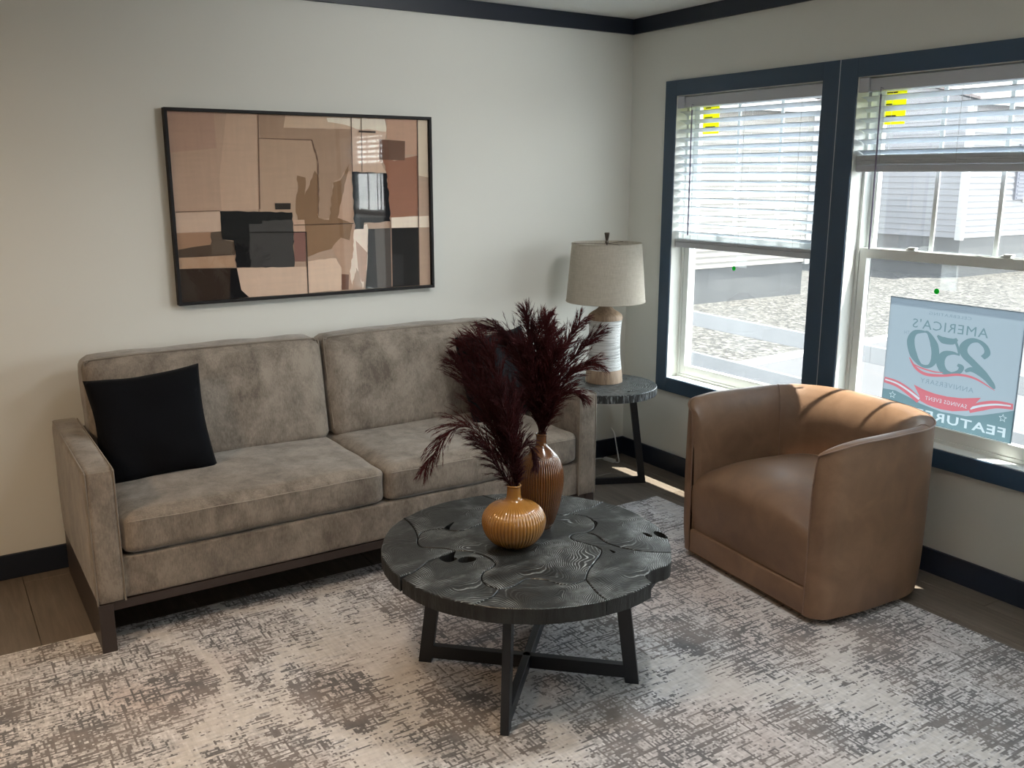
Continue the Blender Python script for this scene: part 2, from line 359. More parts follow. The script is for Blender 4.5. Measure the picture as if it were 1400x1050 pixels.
# outdoors
m = M['gravel'] = mat('gravel', (.4,.38,.34), .95); g = NG(m); co = g.coord()
v = g.n('TexVoronoi'); v.inputs['Scale'].default_value = 17; g.l(co, v.inputs['Vector']); bwc = g.n('RGBToBW'); g.l(v.outputs['Color'], bwc.inputs[0])
g.base(g.ramp(bwc.outputs[0], [(.12, (.004,.0035,.003)), (.45, (.024,.022,.019)), (.85, (.088,.084,.076))])); g.bump(v.outputs['Distance'], .8, .03)
m = M['asphalt'] = mat('grey_asphalt', (.17,.17,.18), .9); g = NG(m); nz = g.noise(g.coord(), 60, 4, .7); g.base(g.ramp(nz, [(.35, (.034,.034,.038)), (.65, (.046,.046,.050))]))
M['fence'] = mat('white_fence_vinyl', (.08,.085,.092), .5)
M['curb'] = mat('pale_curb', (.3,.3,.3), .8)
def sided(name, c):
    m = mat(name, c, .6); g = NG(m); nz = g.noise(g.coord((1,1,8)), 3, 4); g.base(g.mix(g.math('MULTIPLY', nz, .3), c, tuple(k*.8 for k in c))); return m
M['cream'] = sided('cream_siding', (.17,.157,.138)); M['white'] = sided('white_siding', (.13,.13,.14))
M['skirt'] = sided('grey_skirting', (.022,.024,.026)); M['whitetrim'] = sided('white_outdoor_trim', (.3,.3,.3))
M['shingle'] = sided('brown_shingles', (.10,.075,.068)); M['shutter'] = sided('slate_shutter', (.07,.075,.10)); M['darkglass'] = mat('dark_window_glass', (.03,.04,.05), .1)
m = M['leaf'] = mat('tree_leaf', (.07,.11,.045), .8)
M['bark'] = mat('bark', (.09,.07,.05), .9)
m = M['fillglow'] = mat('fill_light_diffuser', (.8,.8,.8), .5); b = m.node_tree.nodes['Principled BSDF']; b.inputs['Emission Color'].default_value = (1,.82,.62,1); b.inputs['Emission Strength'].default_value = 4  # glowing face of the added fill lights
# ------------------------------------------------------------------ the room
H = 2.44; RX, RY = -5.8, -6.4      # far corner of the room behind the camera
WIN = [(-.374, -1.298), (-1.476, -2.400), (-3.28, -4.204)]; WZ0, WZ1 = .533, 2.021; G_ = .006
fl = MB(); fl.box(RX-.1, .15, RY-.1, .1, -.12, -.012); floor = obj('floor', fl, M['subfloor'], kind='structure', label='grey-brown wood plank floor')
# planks run along y; each its own part
pw, pl = .182, 1.22; pm = None; k = 0
b = MB(); b.box(-pw/2+.0008, pw/2-.0008, -pl/2+.0008, pl/2-.0008, -.012, 0)
i = 0
for cx in [-.02-pw*(j+.5)+.09 for j in range(23)]:
    off = [0, .41, .83, .2, .62, 1.02][i % 6]; i += 1
    y = .12+off-pl/2
    while y > -3.9:
        ya, yb = min(y+pl/2, .0), y-pl/2
        if ya-yb > .03 and not (cx > -3.2 and cx < -.6 and yb > -9 and ya < -1.0 and cx > -3.2 and False):
            if abs((ya-yb)-pl) < 1e-6:
                if pm is None:
                    o = obj('plank', b, M['plank'], floor, bevel=.0012, local=True, seg=1); pm = o.data
                else:
                    o = bpy.data.objects.new('plank', pm); COL.objects.link(o); o.parent = floor
                o.location = (min(cx, -.02), y, 0)
            else:
                b2 = MB(); b2.box(-pw/2+.0008, pw/2-.0008, -(ya-yb)/2+.0008, (ya-yb)/2-.0008, -.012, 0)
                o = obj('plank', b2, M['plank'], floor, bevel=.0012, local=True, seg=1); o.location = (min(cx, -.02), (ya+yb)/2, 0)
        y -= pl
# the rest of the floor, out of the picture
b = MB(); b.box(RX, -4.12, RY, 0, -.012, 0); obj('plank_field', b, M['plank'], floor, kind='stuff')
b = MB(); b.box(-4.12, 0, RY, -5.0, -.012, 0); obj('plank_field', b, M['plank'], floor, kind='stuff')
b = MB(); b.box(RX-.1, .15, 0, .12, 0, H); obj('wall_back', b, M['wall'], kind='structure')
b = MB(); b.box(RX-.1, RX, RY, 0, 0, H); obj('wall_left', b, M['wall'], kind='structure')
b = MB(); b.box(RX-.1, .15, RY-.1, RY, 0, H); obj('wall_front', b, M['wall'], kind='structure')
b = MB(); b.box(0, .15, RY, 0, 0, WZ0-G_); b.box(0, .15, RY, 0, WZ1+G_, H)
ys = [0]+[v for w_ in WIN for v in (w_[0]+G_, w_[1]-G_)]+[RY]
for a, c in zip(ys[::2], ys[1::2]): b.box(0, .15, c, a, WZ0-G_, WZ1+G_)
obj('wall_right', b, M['wall'], kind='structure')
b = MB(); b.box(RX-.1, .15, RY-.1, .12, H, H+.08); obj('ceiling', b, M['ceil'], kind='structure')
# crown boards and baseboards
b = MB(); b.box(RX, 0, -.016, 0, H-.077, H); obj('trim_1', b, M['navy'], kind='structure', bevel=.002)
b = MB(); b.box(-.016, 0, RY, -.016, H-.077, H); obj('trim_2', b, M['navy'], kind='structure', bevel=.002)
b = MB(); b.box(RX, 0, -.014, 0, 0, .105); obj('baseboard_back', b, M['navy'], kind='structure', bevel=.003)
b = MB(); b.box(-.014, 0, RY, -.014, 0, .105); obj('baseboard_right', b, M['navy'], kind='structure', bevel=.003)
b = MB(); b.box(RX, RX+.014, RY, -.014, 0, .105); obj('baseboard_left', b, M['navy'], kind='structure', bevel=.003)
b = MB(); b.box(RX+.014, -.014, RY, RY+.014, 0, .105); obj('baseboard_front', b, M['navy'], kind='structure', bevel=.003)

def frame_box(b, x0, x1, y0, y1, z0, z1, wl, wr, wt, wb):
    """four bars round an opening; y0 > y1"""
    b.box(x0, x1, y0, y0-wl, z0, z1); b.box(x0, x1, y1+wr, y1, z0, z1)
    b.box(x0, x1, y0-wl, y1+wr, z1-wt, z1); b.box(x0, x1, y0-wl, y1+wr, z0, z0+wb)
for n, (ya, yb) in enumerate(WIN, 1):
    wi = thing('window_%d' % n, (0, (ya+yb)/2, WZ0), kind='structure')
    cl = .081 if n == 1 else (.0885 if n == 2 else .085); crr = .0865 if n == 1 else .085
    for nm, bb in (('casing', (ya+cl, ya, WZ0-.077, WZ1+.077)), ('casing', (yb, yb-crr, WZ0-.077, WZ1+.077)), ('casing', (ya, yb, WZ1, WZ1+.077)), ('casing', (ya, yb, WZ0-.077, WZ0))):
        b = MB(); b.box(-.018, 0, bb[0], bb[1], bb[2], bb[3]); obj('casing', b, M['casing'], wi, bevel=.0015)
    if n == 1:
        b = MB(); b.box(-.0186, -.010, -1.3843, -1.3872, WZ0-.077, WZ1+.077); obj('caulk_line', b, M['railvinyl'], wi)
    b = MB(); frame_box(b, -.012, .066, ya+G_, yb-G_, WZ0-G_, WZ1+G_, G_+.003, G_+.003, G_+.003, G_+.003); obj('jamb', b, M['jamb'], wi)
    b = MB(); frame_box(b, .062, .15, ya, yb, WZ0, WZ1, .018, .018, .02, .018); obj('window_frame', b, M['vinyl'], wi, bevel=.002)
    # upper sash (outer track)
    us = MB(); frame_box(us, .104, .132, ya-.018, yb+.018, 1.275, WZ1-.02, .034, .034, .036, .036)
    us = obj('upper_sash', us, M['vinyl'], wi, bevel=.002)
    b = MB(); b.box(.116, .120, ya-.05, yb+.05, 1.30, WZ1-.05); obj('glass_pane', b, M['glass'], us)
    gw = (ya-yb-.104)/3
    for q in (1, 2):
        yy = ya-.052-gw*q; b = MB(); b.box(.109, .116, yy+.009, yy-.009, 1.305, WZ1-.05); obj('muntin', b, M['vinyl'], us, bevel=.002)
    # lower sash (inner track)
    ls = MB(); frame_box(ls, .067, .099, ya-.018, yb+.018, WZ0+.018, 1.312, .036, .036, .042, .050)
    ls = obj('lower_sash', ls, M['vinyl'], wi, bevel=.003)
    b = MB(); b.box(.084, .088, ya-.052, yb+.052, WZ0+.066, 1.272); obj('glass_pane', b, M['glass'], ls)
    for q in (.28, .72):
        yy = lerp(ya, yb, q); b = MB(); b.box(.070, .092, yy+.02, yy-.02, 1.312, 1.322); b.box(.062, .082, yy+.006, yy-.03, 1.322, 1.328); obj('sash_lock', b, M['vinyl'], ls, bevel=.002)
    if n < 3:
        yy = -.742 if n == 1 else -1.865
        b = MB(); b.lathe([(.0115, 0), (.0115, .0008)], 24); b.v = [(.0836-z, yy+x, 1.157+y) for x, y, z in b.v]
        obj('green_sticker', b, M['dot'], wi, label='round green dot sticker on the lower pane')
        b = MB(); b.box(.0832, .0838, yy-.012, yy-.085, 1.165, 1.268); obj('clear_label', b, M['tape'], wi, label='clear peeling film label on the lower pane')
        y0 = -.44 if n == 1 else -1.508
        b = MB(); b.box(.1150, .1157, y0, y0-.115, 1.83, 1.972); st = obj('paper_label', b, M['yellow'], wi, label='yellow printed paper label on the upper pane')
        b = MB()
        for r_ in range(11):
            if r_ in (3, 7): continue
            zz = 1.962-r_*.0118; ya_ = y0-.01-random.random()*.02; b.box(.1144, .1149, ya_, ya_-.03-random.random()*.05, zz, zz-.0022-(.003 if r_ % 4 == 0 else 0))
        obj('printed_lines', b, M['ink'], st)

def blind(n, ya, yb, zlist, rail_z, stack, label, group):
    root = thing('window_blind', (.03, (ya+yb)/2, 2.015), label, 'blind', group)
    ya -= .005; yb += .005
    b = MB(); b.box(.004, .054, ya, yb, 1.962, 2.012); obj('headrail', b, M['railvinyl'], root, bevel=.002)
    b = MB(); b.box(-.006, .003, ya+.002, ya-.045, 1.958, 2.016); obj('valance_clip', b, M['railvinyl'], root, bevel=.001)
    prof = [(-.025, -.0008), (-.012, .0018), (0, .0026), (.012, .0018), (.025, -.0008), (.025, -.0032), (.012, -.0006), (0, .0002), (-.012, -.0006), (-.025, -.0032)]
    me = None; L = ya-yb-.006
    for z in list(zlist)+[rail_z+.0185+.0035*i for i in range(stack)]:
        if me is None:
            b = MB(); v = [(x, L/2, zz) for x, zz in prof]+[(x, -L/2, zz) for x, zz in prof]; N = len(prof)
            b.add(v, [tuple(range(N)), tuple(range(N, 2*N))[::-1]]+[(i, N+i, N+(i+1) % N, (i+1) % N) for i in range(N)])
            o = obj('slat', b, M['slat'], root, local=True); me = o.data
        else:
            o = bpy.data.objects.new('slat', me); COL.objects.link(o); o.parent = root
        o.location = (.030-.03, 0, z-2.015)
        o.rotation_euler = (random.uniform(-.0006, .0006), rad(random.uniform(-1.5, 1.5)+(19 if z > rail_z+.055 else 0)), 0)
    b = MB(); b.box(.004, .056, ya-.003, yb+.003, rail_z-.0145, rail_z+.0145); obj('bottom_rail', b, M['railvinyl'], root, bevel=.006, seg=3, smooth=35)
    for f in (.13, .5, .87):
        yy = lerp(ya, yb, f)
        b = MB(); b.tube([(.0035, yy, 1.962), (.0035, yy, rail_z+.01)], .0007, 5); b.tube([(.0565, yy, 1.962), (.0565, yy, rail_z+.01)], .0007, 5)
        obj('ladder_cord', b, M['cordw'], root)
    yw = ya-.112
    b = MB(); b.tube([(.0, yw, 1.968), (-.012, yw+.004, 1.972), (-.016, yw+.001, 1.958), (-.014, yw, 1.94)], .0016, 6); b.tube([(-.014, yw, 1.945), (-.014, yw-.004, 1.62), (-.014, yw-.006, 1.315)], .0038, 6)
    obj('tilt_wand', b, M['wand'], root, smooth=True)
    return root
blind(1, *WIN[0], [1.935-.0435*i for i in range(15)], 1.262, 4, 'white slatted blind lowered over the top half of the left window', 'white window blinds')
blind(2, *WIN[1], [1.935-.0435*i for i in range(6)], 1.649, 11, 'white slatted blind pulled higher, in the right-hand window above the sign', 'white window blinds')
blind(3, *WIN[2], [1.935-.0435*i for i in range(6)], 1.649, 11, 'white slatted blind in the window beyond the right edge of the picture', 'white window blinds')

# ------------------------------------------------------------------ outdoors
GZ = -.9
b = MB(); b.box(.15, 120, -60, 90, GZ-.2, GZ); tag(obj('gravel_ground', b, M['gravel'], kind='structure'), 'pale gravel ground outside between the houses', 'ground', kind='structure')
b = MB(); b.prism([(.3, -9), (14, -9), (12, 4.9), (9.3, 4.62), (5.5, 4.36), (3.0, 4.15), (.3, 3.9)], GZ, GZ+.012); obj('driveway', b, M['asphalt'], kind='structure', label='grey asphalt drive outside the windows')
b = MB()
P = [(2.6, 4.16), (5.8, 4.42), (7.2, 4.52), (9.4, 4.68), (12, 4.95)]
for (x0, y0), (x1, y1) in zip(P, P[1:]):
    b.hexa([(x0,y0-.08,GZ),(x1,y1-.08,GZ),(x1,y1+.08,GZ),(x0,y0+.08,GZ),(x0,y0-.08,GZ+.07),(x1,y1-.08,GZ+.07),(x1,y1+.08,GZ+.07),(x0,y0+.08,GZ+.07)])
tag(obj('curb', b, M['curb'], bevel=.01), 'pale curb line between the gravel and the asphalt drive', 'curb')
fe = thing('rail_fence', (2.85, -1, GZ), 'white vinyl rail fence running close outside the windows', 'fence')
for zt in (.328, -.066, -.46):
    for ys_ in (5.2, 2.78, .36, -2.06, -4.48):
        s_ = .016
        def zz(y): return zt+s_*(y-1.5)
        y0, y1 = ys_, ys_-2.42
        b = MB(); b.hexa([(2.80,y1,zz(y1)-.135),(2.85,y1,zz(y1)-.135),(2.85,y0,zz(y0)-.135),(2.80,y0,zz(y0)-.135),(2.80,y1,zz(y1)),(2.85,y1,zz(y1)),(2.85,y0,zz(y0)),(2.80,y0,zz(y0))])
        obj('rail', b, M['fence'], fe, bevel=.004)
for y in (5.2, 2.78, .72, -2.06, -4.48, -6.9):
    b = MB(); b.box(2.765, 2.885, y-.06, y+.06, GZ, .43); b.box(2.755, 2.895, y-.07, y+.07, .43, .45); b.add([(2.755,y-.07,.45),(2.895,y-.07,.45),(2.895,y+.07,.45),(2.755,y+.07,.45),(2.825,y,.49)], [(0,1,4),(1,2,4),(2,3,4),(3,0,4)])
    obj('post', b, M['fence'], fe, bevel=.004)

def house(x0, x1, y0, y1, zb, zt, mw, label, lap=.115, win=None):
    r = thing('house', ((x0+x1)/2, y0, GZ), label, 'house', 'houses outside the windows')
    b = MB(); b.box(x0+.05, x1-.05, y0+.05, y1-.05, zb, zt); obj('wall', b, mw, r)
    b = MB(); z = zb
    while z < zt-.02:
        t = min(z+lap, zt)
        b.hexa([(x0, y0-.024, z),(x1, y0-.024, z),(x1, y0+.06, z),(x0, y0+.06, z),(x0, y0, t),(x1, y0, t),(x1, y0+.06, t),(x0, y0+.06, t)])
        b.hexa([(x0-.024, y0, z),(x0+.06, y0, z),(x0+.06, y1, z),(x0-.024, y1, z),(x0, y0, t),(x0+.06, y0, t),(x0+.06, y1, t),(x0, y1, t)])
        z += lap
    obj('lap_siding', b, mw, r, kind='stuff')
    b = MB(); b.box(x0+.06, x1-.04, y0+.04, y1-.06, GZ, zb); obj('skirting', b, M['skirt'], r)
    for xx in (x0, x1):
        b = MB(); b.box(xx-.07, xx+.07, y0-.045, y0+.06, zb-.05, zt); b.box(xx-.045, xx+.06, y0-.05, y0+.13, zb-.05, zt) if xx == x0 else None; obj('corner_trim', b, M['whitetrim'], r)
    ym = (y0+y1)/2; pk = zt+(ym-y0+.3)*.30; e = .32
    for s in (1, -1):
        ye = ym-s*(ym-y0+e); ex = .30
        b = MB(); b.hexa([(x0-ex,ye,zt-.02),(x1+ex,ye,zt-.02),(x1+ex,ym,pk-.02),(x0-ex,ym,pk-.02),(x0-ex,ye,zt+.05),(x1+ex,ye,zt+.05),(x1+ex,ym,pk+.05),(x0-ex,ym,pk+.05)]); obj('roof', b, M['shingle'], r)
        b = MB(); b.box(x0-ex, x1+ex, ye-.03 if s == 1 else ye, ye if s == 1 else ye+.03, zt-.12, zt+.07); obj('fascia', b, M['whitetrim'], r)
    b = MB(); b.add([(x0, y0, zt), (x0, y1, zt), (x0, ym, pk-.05), (x1, y0, zt), (x1, y1, zt), (x1, ym, pk-.05)], [(0,1,2), (5,4,3), (0,2,5,3), (1,4,5,2), (0,3,4,1)]); obj('gable', b, mw, r)
    if win:
        xa, xb, za, zb2 = win
        f = MB(); frame = f; f.box(xa-.06, xb+.06, y0-.06, y0-.01, za-.06, zb2+.06); f = obj('window', f, M['whitetrim'], r)
        b = MB(); b.box(xa, xb, y0-.066, y0-.06, za, zb2); obj('pane', b, M['darkglass'], f)
        for xs in ((xa-.50, xa-.08), (xb+.08, xb+.50)):
            b = MB(); b.box(xs[0], xs[1], y0-.07, y0-.02, za, zb2)
            for q in range(14):
                z = lerp(za+.06, zb2-.06, q/13); b.box(xs[0]+.05, xs[1]-.05, y0-.085, y0-.07, z-.03, z+.01)
            obj('shutter', b, M['shutter'], r)
    return r
house(-4, 12.72, 9.25, 15.2, -.19, 2.98, M['cream'], 'cream sided house with low grey skirting behind the left window blind')
house(18.5, 31, 9.3, 15, .09, 3.4, M['white'], 'pale sided house with a slate shutter seen through the right-hand window', .15, (21.15, 22.2, 1.0, 2.4))
def tree(x, y, h, r, label, seed):
    rnd = random.Random(seed); root = thing('tree', (x, y, GZ), label, 'tree', 'trees behind the houses')
    b = MB(); b.tube([(x, y, GZ), (x+.1, y, h*.4), (x, y+.1, h*.75)], [.25, .18, .08], 8); obj('trunk', b, M['bark'], root)
    b = MB()
    for k in range(3200):
        t = rnd.random()*2*pi; p = rnd.random()*2-1; q = (1-p*p)**.5; rr = r*(.55+.5*rnd.random()**.5)*(1+.25*sin(3*t+seed)*q)
        c = Vector((x+rr*q*cos(t), y+rr*q*sin(t), h-r+rr*p*1.05)); s = .10+.12*rnd.random()
        a = Vector((rnd.gauss(0,1), rnd.gauss(0,1), rnd.gauss(0,1))).normalized(); d = a.cross(Vector((rnd.gauss(0,1), rnd.gauss(0,1), rnd.gauss(0,1)))).normalized()
        b.add([c-a*s, c+d*s*.5, c+a*s, c-d*s*.5], [(0,1,2,3)])
    obj('foliage', b, M['leaf'], root, kind='stuff')
tree(24.6, 21.5, 4.1, 1.6, 'leafy green tree above the left window blind, left of the two', 1)
tree(29.4, 24.5, 4.9, 1.7, 'leafy green tree above the left window blind, right of the two', 2)
# ------------------------------------------------------------------ rug
b = MB(); b.box(-3.40, -.352, -3.16, -.708, .0005, .0085)
rug = thing('area_rug', (-1.876, -1.934, 0), 'large distressed grey and cream rug under the coffee table', 'rug')
obj('pile', b, M['rug'], rug, bevel=.002)
b = MB()
for (x0, x1, y0, y1) in ((-3.404, -3.398, -3.164, -.704), (-.354, -.348, -3.164, -.704), (-3.398, -.354, -.710, -.704), (-3.398, -.354, -3.164, -3.158)): b.box(x0, x1, y0, y1, .0002, .0075)
obj('binding', b, M['rugedge'], rug)
RZ = .0087

# ------------------------------------------------------------------ sofa
def cushion(x0, x1, y0, y1, z0, z1, r, bulge=(0, 0, 0), n=22, wob=.004, seed=0):
    """rounded box with puffed faces and small wrinkles"""
    bm = bmesh.new(); bmesh.ops.create_cube(bm, size=2)
    bmesh.ops.subdivide_edges(bm, edges=bm.edges[:], cuts=n, use_grid_fill=True)
    hx, hy, hz = (x1-x0)/2, (y1-y0)/2, (z1-z0)/2; c = Vector(((x0+x1)/2, (y0+y1)/2, (z0+z1)/2))
    out = []
    for v in bm.verts:
        p = Vector((v.co.x, v.co.y, v.co.z))
        u, vv, ww = p
        # pull samples towards the edges so that the rounding is well sampled
        q = Vector((math.copysign(1-(1-abs(u))**1.0, u)*hx, math.copysign(abs(vv), vv)*hy, ww*hz))
        core = Vector((max(-hx+r, min(hx-r, q.x)), max(-hy+r, min(hy-r, q.y)), max(-hz+r, min(hz-r, q.z))))
        d = q-core
        if d.length > 1e-9: q = core+d.normalized()*r
        fx, fy, fz = (1-u*u), (1-vv*vv), (1-ww*ww)
        q.x += math.copysign(1, u)*bulge[0]*max(0, fy)**.6*max(0, fz)**.6*sstep((abs(u)-.5)/.5)
        q.y += math.copysign(1, vv)*bulge[1]*max(0, fx)**.6*max(0, fz)**.6*sstep((abs(vv)-.3)/.7)
        q.z += math.copysign(1, ww)*bulge[2]*max(0, fx)**.6*max(0, fy)**.6*sstep((abs(ww)-.3)/.7)
        nn = noise.noise_vector(Vector((q.x*6+seed*7, q.y*6, q.z*6)))*wob+noise.noise_vector(Vector((q.x*17+seed, q.y*17, q.z*17)))*wob*.35
        out.append(c+q+nn)
    mb = MB(); mb.v = [tuple(o) for o in out]; bm.verts.index_update(); mb.f = [tuple(v.index for v in f.verts) for f in bm.faces]; mb.m = [0]*len(mb.f); bm.free()
    return mb
def shear_back(mb, z0, z1, dy):      # leans a cushion back towards the wall with height
    mb.v = [(x, y+dy*(z-z0)/(z1-z0), z) for x, y, z in mb.v]; return mb
sofa = thing('sofa', (-1.972, -.48, 0), 'long taupe two-cushion sofa against the wall under the picture', 'sofa')
SX0, SX1, SY0, SY1 = -3.04, -.905, -.895, -.062
XI0, XI1 = -2.943, -1.003
for i_, (xa, xb) in enumerate(((SX0, XI0), (XI1, SX1))):
    mb = cushion(xa, xb, SY0, SY1, .187, .662, .016, (.003, .004, .006), 18, .0016, 3+i_)
    arm = obj('arm', mb, M['sofa'], sofa, smooth=60)
    xin = xb-.004 if i_ == 0 else xa+.004
    b = MB()
    for xs in ((xa+.004, xb-.004)):
        b.tube(smoothpts([(xs, SY0+.001, .19), (xs, SY0+.001, .55), (xs, SY0+.001, .645), (xs, SY0+.012, .659), (xs, SY0+.10, .662), (xs, SY1-.05, .662)], 4), .0032, 6)
    obj('piping', b, M['sofapipe'], arm, smooth=True)
mb = cushion(XI0-.002, XI1+.002, -.886, -.10, .19, .345, .012, (0, .003, 0), 20, .0015, 9); obj('seat_base', mb, M['sofa'], sofa, smooth=60)
b = MB(); b.box(XI0-.01, XI1+.01, -.16, SY1+.004, .20, .62); obj('back_frame', b, M['sofa'], sofa, bevel=.015, smooth=50)
XM = -1.957
for k_, (xa, xb) in enumerate(((XI0+.004, XM-.003), (XM+.003, XI1-.004))):
    mb = cushion(xa, xb, -.895, -.22, .348, .490, .030, (.002, .010, .020), 26, .004, 11+k_); cu = obj('seat_cushion', mb, M['sofa'], sofa, smooth=70)
    b = MB(); b.tube([(lerp(xa+.02, xb-.02, t/24), -.9005-.0085*(1-(2*t/24-1)**2)**.6, .4705+.004*sin(t)*.3) for t in range(25)], .0011, 5); obj('topstitch', b, M['stitch'], cu)
    mb = cushion(xa+.012 if k_ == 0 else xa+.004, xb-.004 if k_ == 0 else xb-.02, -.36, -.185, .478, .922, .040, (.004, .030, .008), 26, .006, 21+k_)
    shear_back(mb, .478, .922, .085); bc = obj('back_cushion', mb, M['sofa'], sofa, smooth=70)
    x0_, x1_ = (xa+.012 if k_ == 0 else xa+.004), (xb-.004 if k_ == 0 else xb-.02)
    b = MB(); pts = []
    hh = .035
    rim = [(x0_+.008, .52), (x0_+.004, .88), (x0_+.02, .912), (x0_+.06, .922), (lerp(x0_, x1_, .5), .927), (x1_-.06, .922), (x1_-.02, .912), (x1_-.004, .88), (x1_-.008, .52)]
    b.tube(smoothpts([(x, -.338+.085*(z-.478)/.444, z) for x, z in rim], 5), .0034, 6); obj('piping', b, M['sofapipe'], bc, smooth=True)
b = MB(); b.box(SX0+.05, SX1-.05, -.884, -.850, .156, .189); obj('front_rail', b, M['sofaleg'], sofa, bevel=.002)
for xa in (SX0+.004, SX1-.052):
    b = MB(); b.box(xa, xa+.048, SY0+.004, SY0+.020, RZ, .188); obj('leg', b, M['sofaleg'], sofa, bevel=.002)
for xa in (SX0+.006, SX1-.022):
    b = MB(); b.box(xa, xa+.016, -.70, SY1, .0005, .188); b.box(xa, xa+.016, SY0+.020, -.70, RZ, .188); obj('side_panel', b, M['sofaleg'], sofa, bevel=.002)

def pillow(c, size, th, yaw, tilt, roll, label, seed):
    n = 26; vs = []; idx = {}; fs = []
    Rm = Matrix.Rotation(yaw, 4, 'Z') @ Matrix.Rotation(tilt, 4, 'X') @ Matrix.Rotation(roll, 4, 'Y')
    b = MB()
    for side in (1, -1):
        for i in range(n+1):
            for j in range(n+1):
                u, v = 2*i/n-1, 2*j/n-1
                e = (1-abs(u)**3.2)*(1-abs(v)**3.2)
                pin = 1-.075*(1-v*v)*abs(u)**2; pinz = 1-.075*(1-u*u)*abs(v)**2
                x = u*size/2*pin; z = v*size/2*pinz
                y = side*th/2*max(e, 0)**.42
                q = Vector((x, y, z)); q += noise.noise_vector(Vector((x*9+seed, y*3, z*9)))*.012*min(1, max(e, 0)+.35)
                q.y += .004*sin(25*u+seed)*(1-abs(v))*abs(u)**4*side
                idx[(side, i, j)] = len(b.v); b.v.append(tuple(q))
        for i in range(n):
            for j in range(n):
                f = (idx[(side,i,j)], idx[(side,i+1,j)], idx[(side,i+1,j+1)], idx[(side,i,j+1)])
                b.f.append(f if side == -1 else f[::-1]); b.m.append(0)
    o = obj('throw_pillow', b, M['pillow'], smooth=60, local=True)
    bm = bmesh.new(); bm.from_mesh(o.data); bmesh.ops.remove_doubles(bm, verts=bm.verts, dist=.004); bm.to_mesh(o.data); bm.free()
    o.matrix_world = Matrix.Translation(c) @ Rm
    tag(o, label, 'pillow', 'black throw pillows on the sofa'); return o
pillow(Vector((-2.728, -.455, .678)), .425, .15, rad(-4), rad(-17), rad(-3.5), 'black velvet throw pillow leaning at the left end of the sofa', 1)
pillow(Vector((-1.150, -.445, .690)), .43, .15, rad(12), rad(-16), rad(-1), 'black velvet throw pillow at the right end of the sofa, behind the plumes', 5)

# ------------------------------------------------------------------ armchair
CH = Vector((-.437, -1.735, 0)); chair = thing('armchair', CH, 'brown leather barrel armchair with wraparound back in front of the windows', 'armchair', rz=rad(174.4))
W2, XF, XB = .418, .352, -.356; HT = .700
def plan(s):
    """s 0..1 from the left front seam round the back to the right front seam; returns outer point, inner point, height of the welt"""
    m = abs(s-.5)*2; sg = 1 if s < .5 else -1      # m = 1 at the front seams
    if m > .93:      # front face from the seam to the corner
        t = (1-m)/.07; x = XF; y = lerp(.338, W2-.065, t); h = lerp(.50, .650, t**.7)
        qi = Vector((XF-.006-.03*t, .332))
    elif m > .80:    # rounded front corner
        t = (.93-m)/.13; a = t*pi/2; x = XF-.065+.065*cos(a); y = W2-.065+.065*sin(a); h = lerp(.650, .692, 1-(1-t)**1.6); qi = Vector((XF-.036-.06*t, .330))
    elif m > .50:    # straight side
        t = (.80-m)/.30; x = lerp(XF-.065, -.03, t); y = W2+.008*sin(pi*t); h = lerp(.692, HT, 1-(1-min(1, t/.38))**2)+.002*t; qi = Vector((lerp(XF-.096, -.02, t), lerp(.330, .315, t)))
    else:            # curved back
        t = (.50-m)/.50; a = t*pi/2
        ca, sa = max(cos(a), 0), sin(a); x = -.03+(XB+.03)*sa**(2/2.5); y = W2*ca**(2/2.5) if ca > 0 else 0; h = HT+.002+.006*t
        qi = Vector((-.02+(-.195+.02)*sa**(2/2.9), .315*ca**(2/2.9) if ca > 0 else 0))
    return Vector((x, y*sg)), Vector((qi.x, qi.y*sg)), h
def svals(n):
    out = []
    for i in range(n+1): out.append(i/n)
    ex = [.5-.5*m for m in (.93, .80, .5)]+[.5+.5*m for m in (.93, .80, .5)]
    return sorted(set(out+ex))
SV = svals(150)
b = MB(); nz_ = 12; rows = []
for s in SV:
    p, q, h = plan(s); r_ = []
    for k in range(nz_+1):
        t = k/nz_; z = lerp(.036, h, t); f = 1-.018*(1-min(1, t*6))**2+.010*sin(pi*min(1, t))
        flare = 1+.010*(t-.3)
        r_.append((p.x*f if p.x < XF-.01 else p.x, p.y*f*flare, z))
    rows.append(r_)
for r_ in rows: b.v += r_
K = nz_+1
for i in range(len(rows)-1):
    for k in range(nz_): b.f.append((i*K+k, i*K+k+1, (i+1)*K+k+1, (i+1)*K+k)); b.m.append(0)
# closed underside
cb = len(b.v); b.v.append((0, 0, .036))
for i in range(len(rows)-1): b.f.append((cb, i*K, (i+1)*K)); b.m.append(0)
b.f.append((cb, (len(rows)-1)*K, 0)); b.m.append(0)
outer_top = [r_[-1] for r_ in rows]
obj('outer_shell', b, M['leather'], chair, smooth=55, local=True)
b = MB(); PF = [(0, 0), (.05, .005), (.16, .010), (.32, .008), (.52, -.006), (.72, -.032), (.88, -.072), (.97, -.13), (1.0, -.21), (1.02, -.30), (1.03, -.60)]
BF = [0, .05, .15, .28, .43, .60, .77, .90, .97, 1.0, 1.03]
rows = []
for s, ot in zip(SV, outer_top):
    p, q, h = plan(s); m = abs(s-.5)*2; r_ = []
    for f, dz in PF:
        back = sstep((.62-m)/.35)
        dz2 = dz*lerp(1, 1.0, back) if dz < 0 else dz
        thin = min(1, (1-m)/.07) if m > .93 else 1
        f = lerp(f, BF[PF.index((f, dz))], back); x = lerp(ot[0], q.x, f); y = lerp(ot[1], q.y, f); z = h+dz2 if dz < 0 else h+dz2*thin
        z = max(z, .12-.0001*f)
        r_.append((x, y, z))
    rows.append(r_)
for r_ in rows: b.v += r_
K = len(PF)
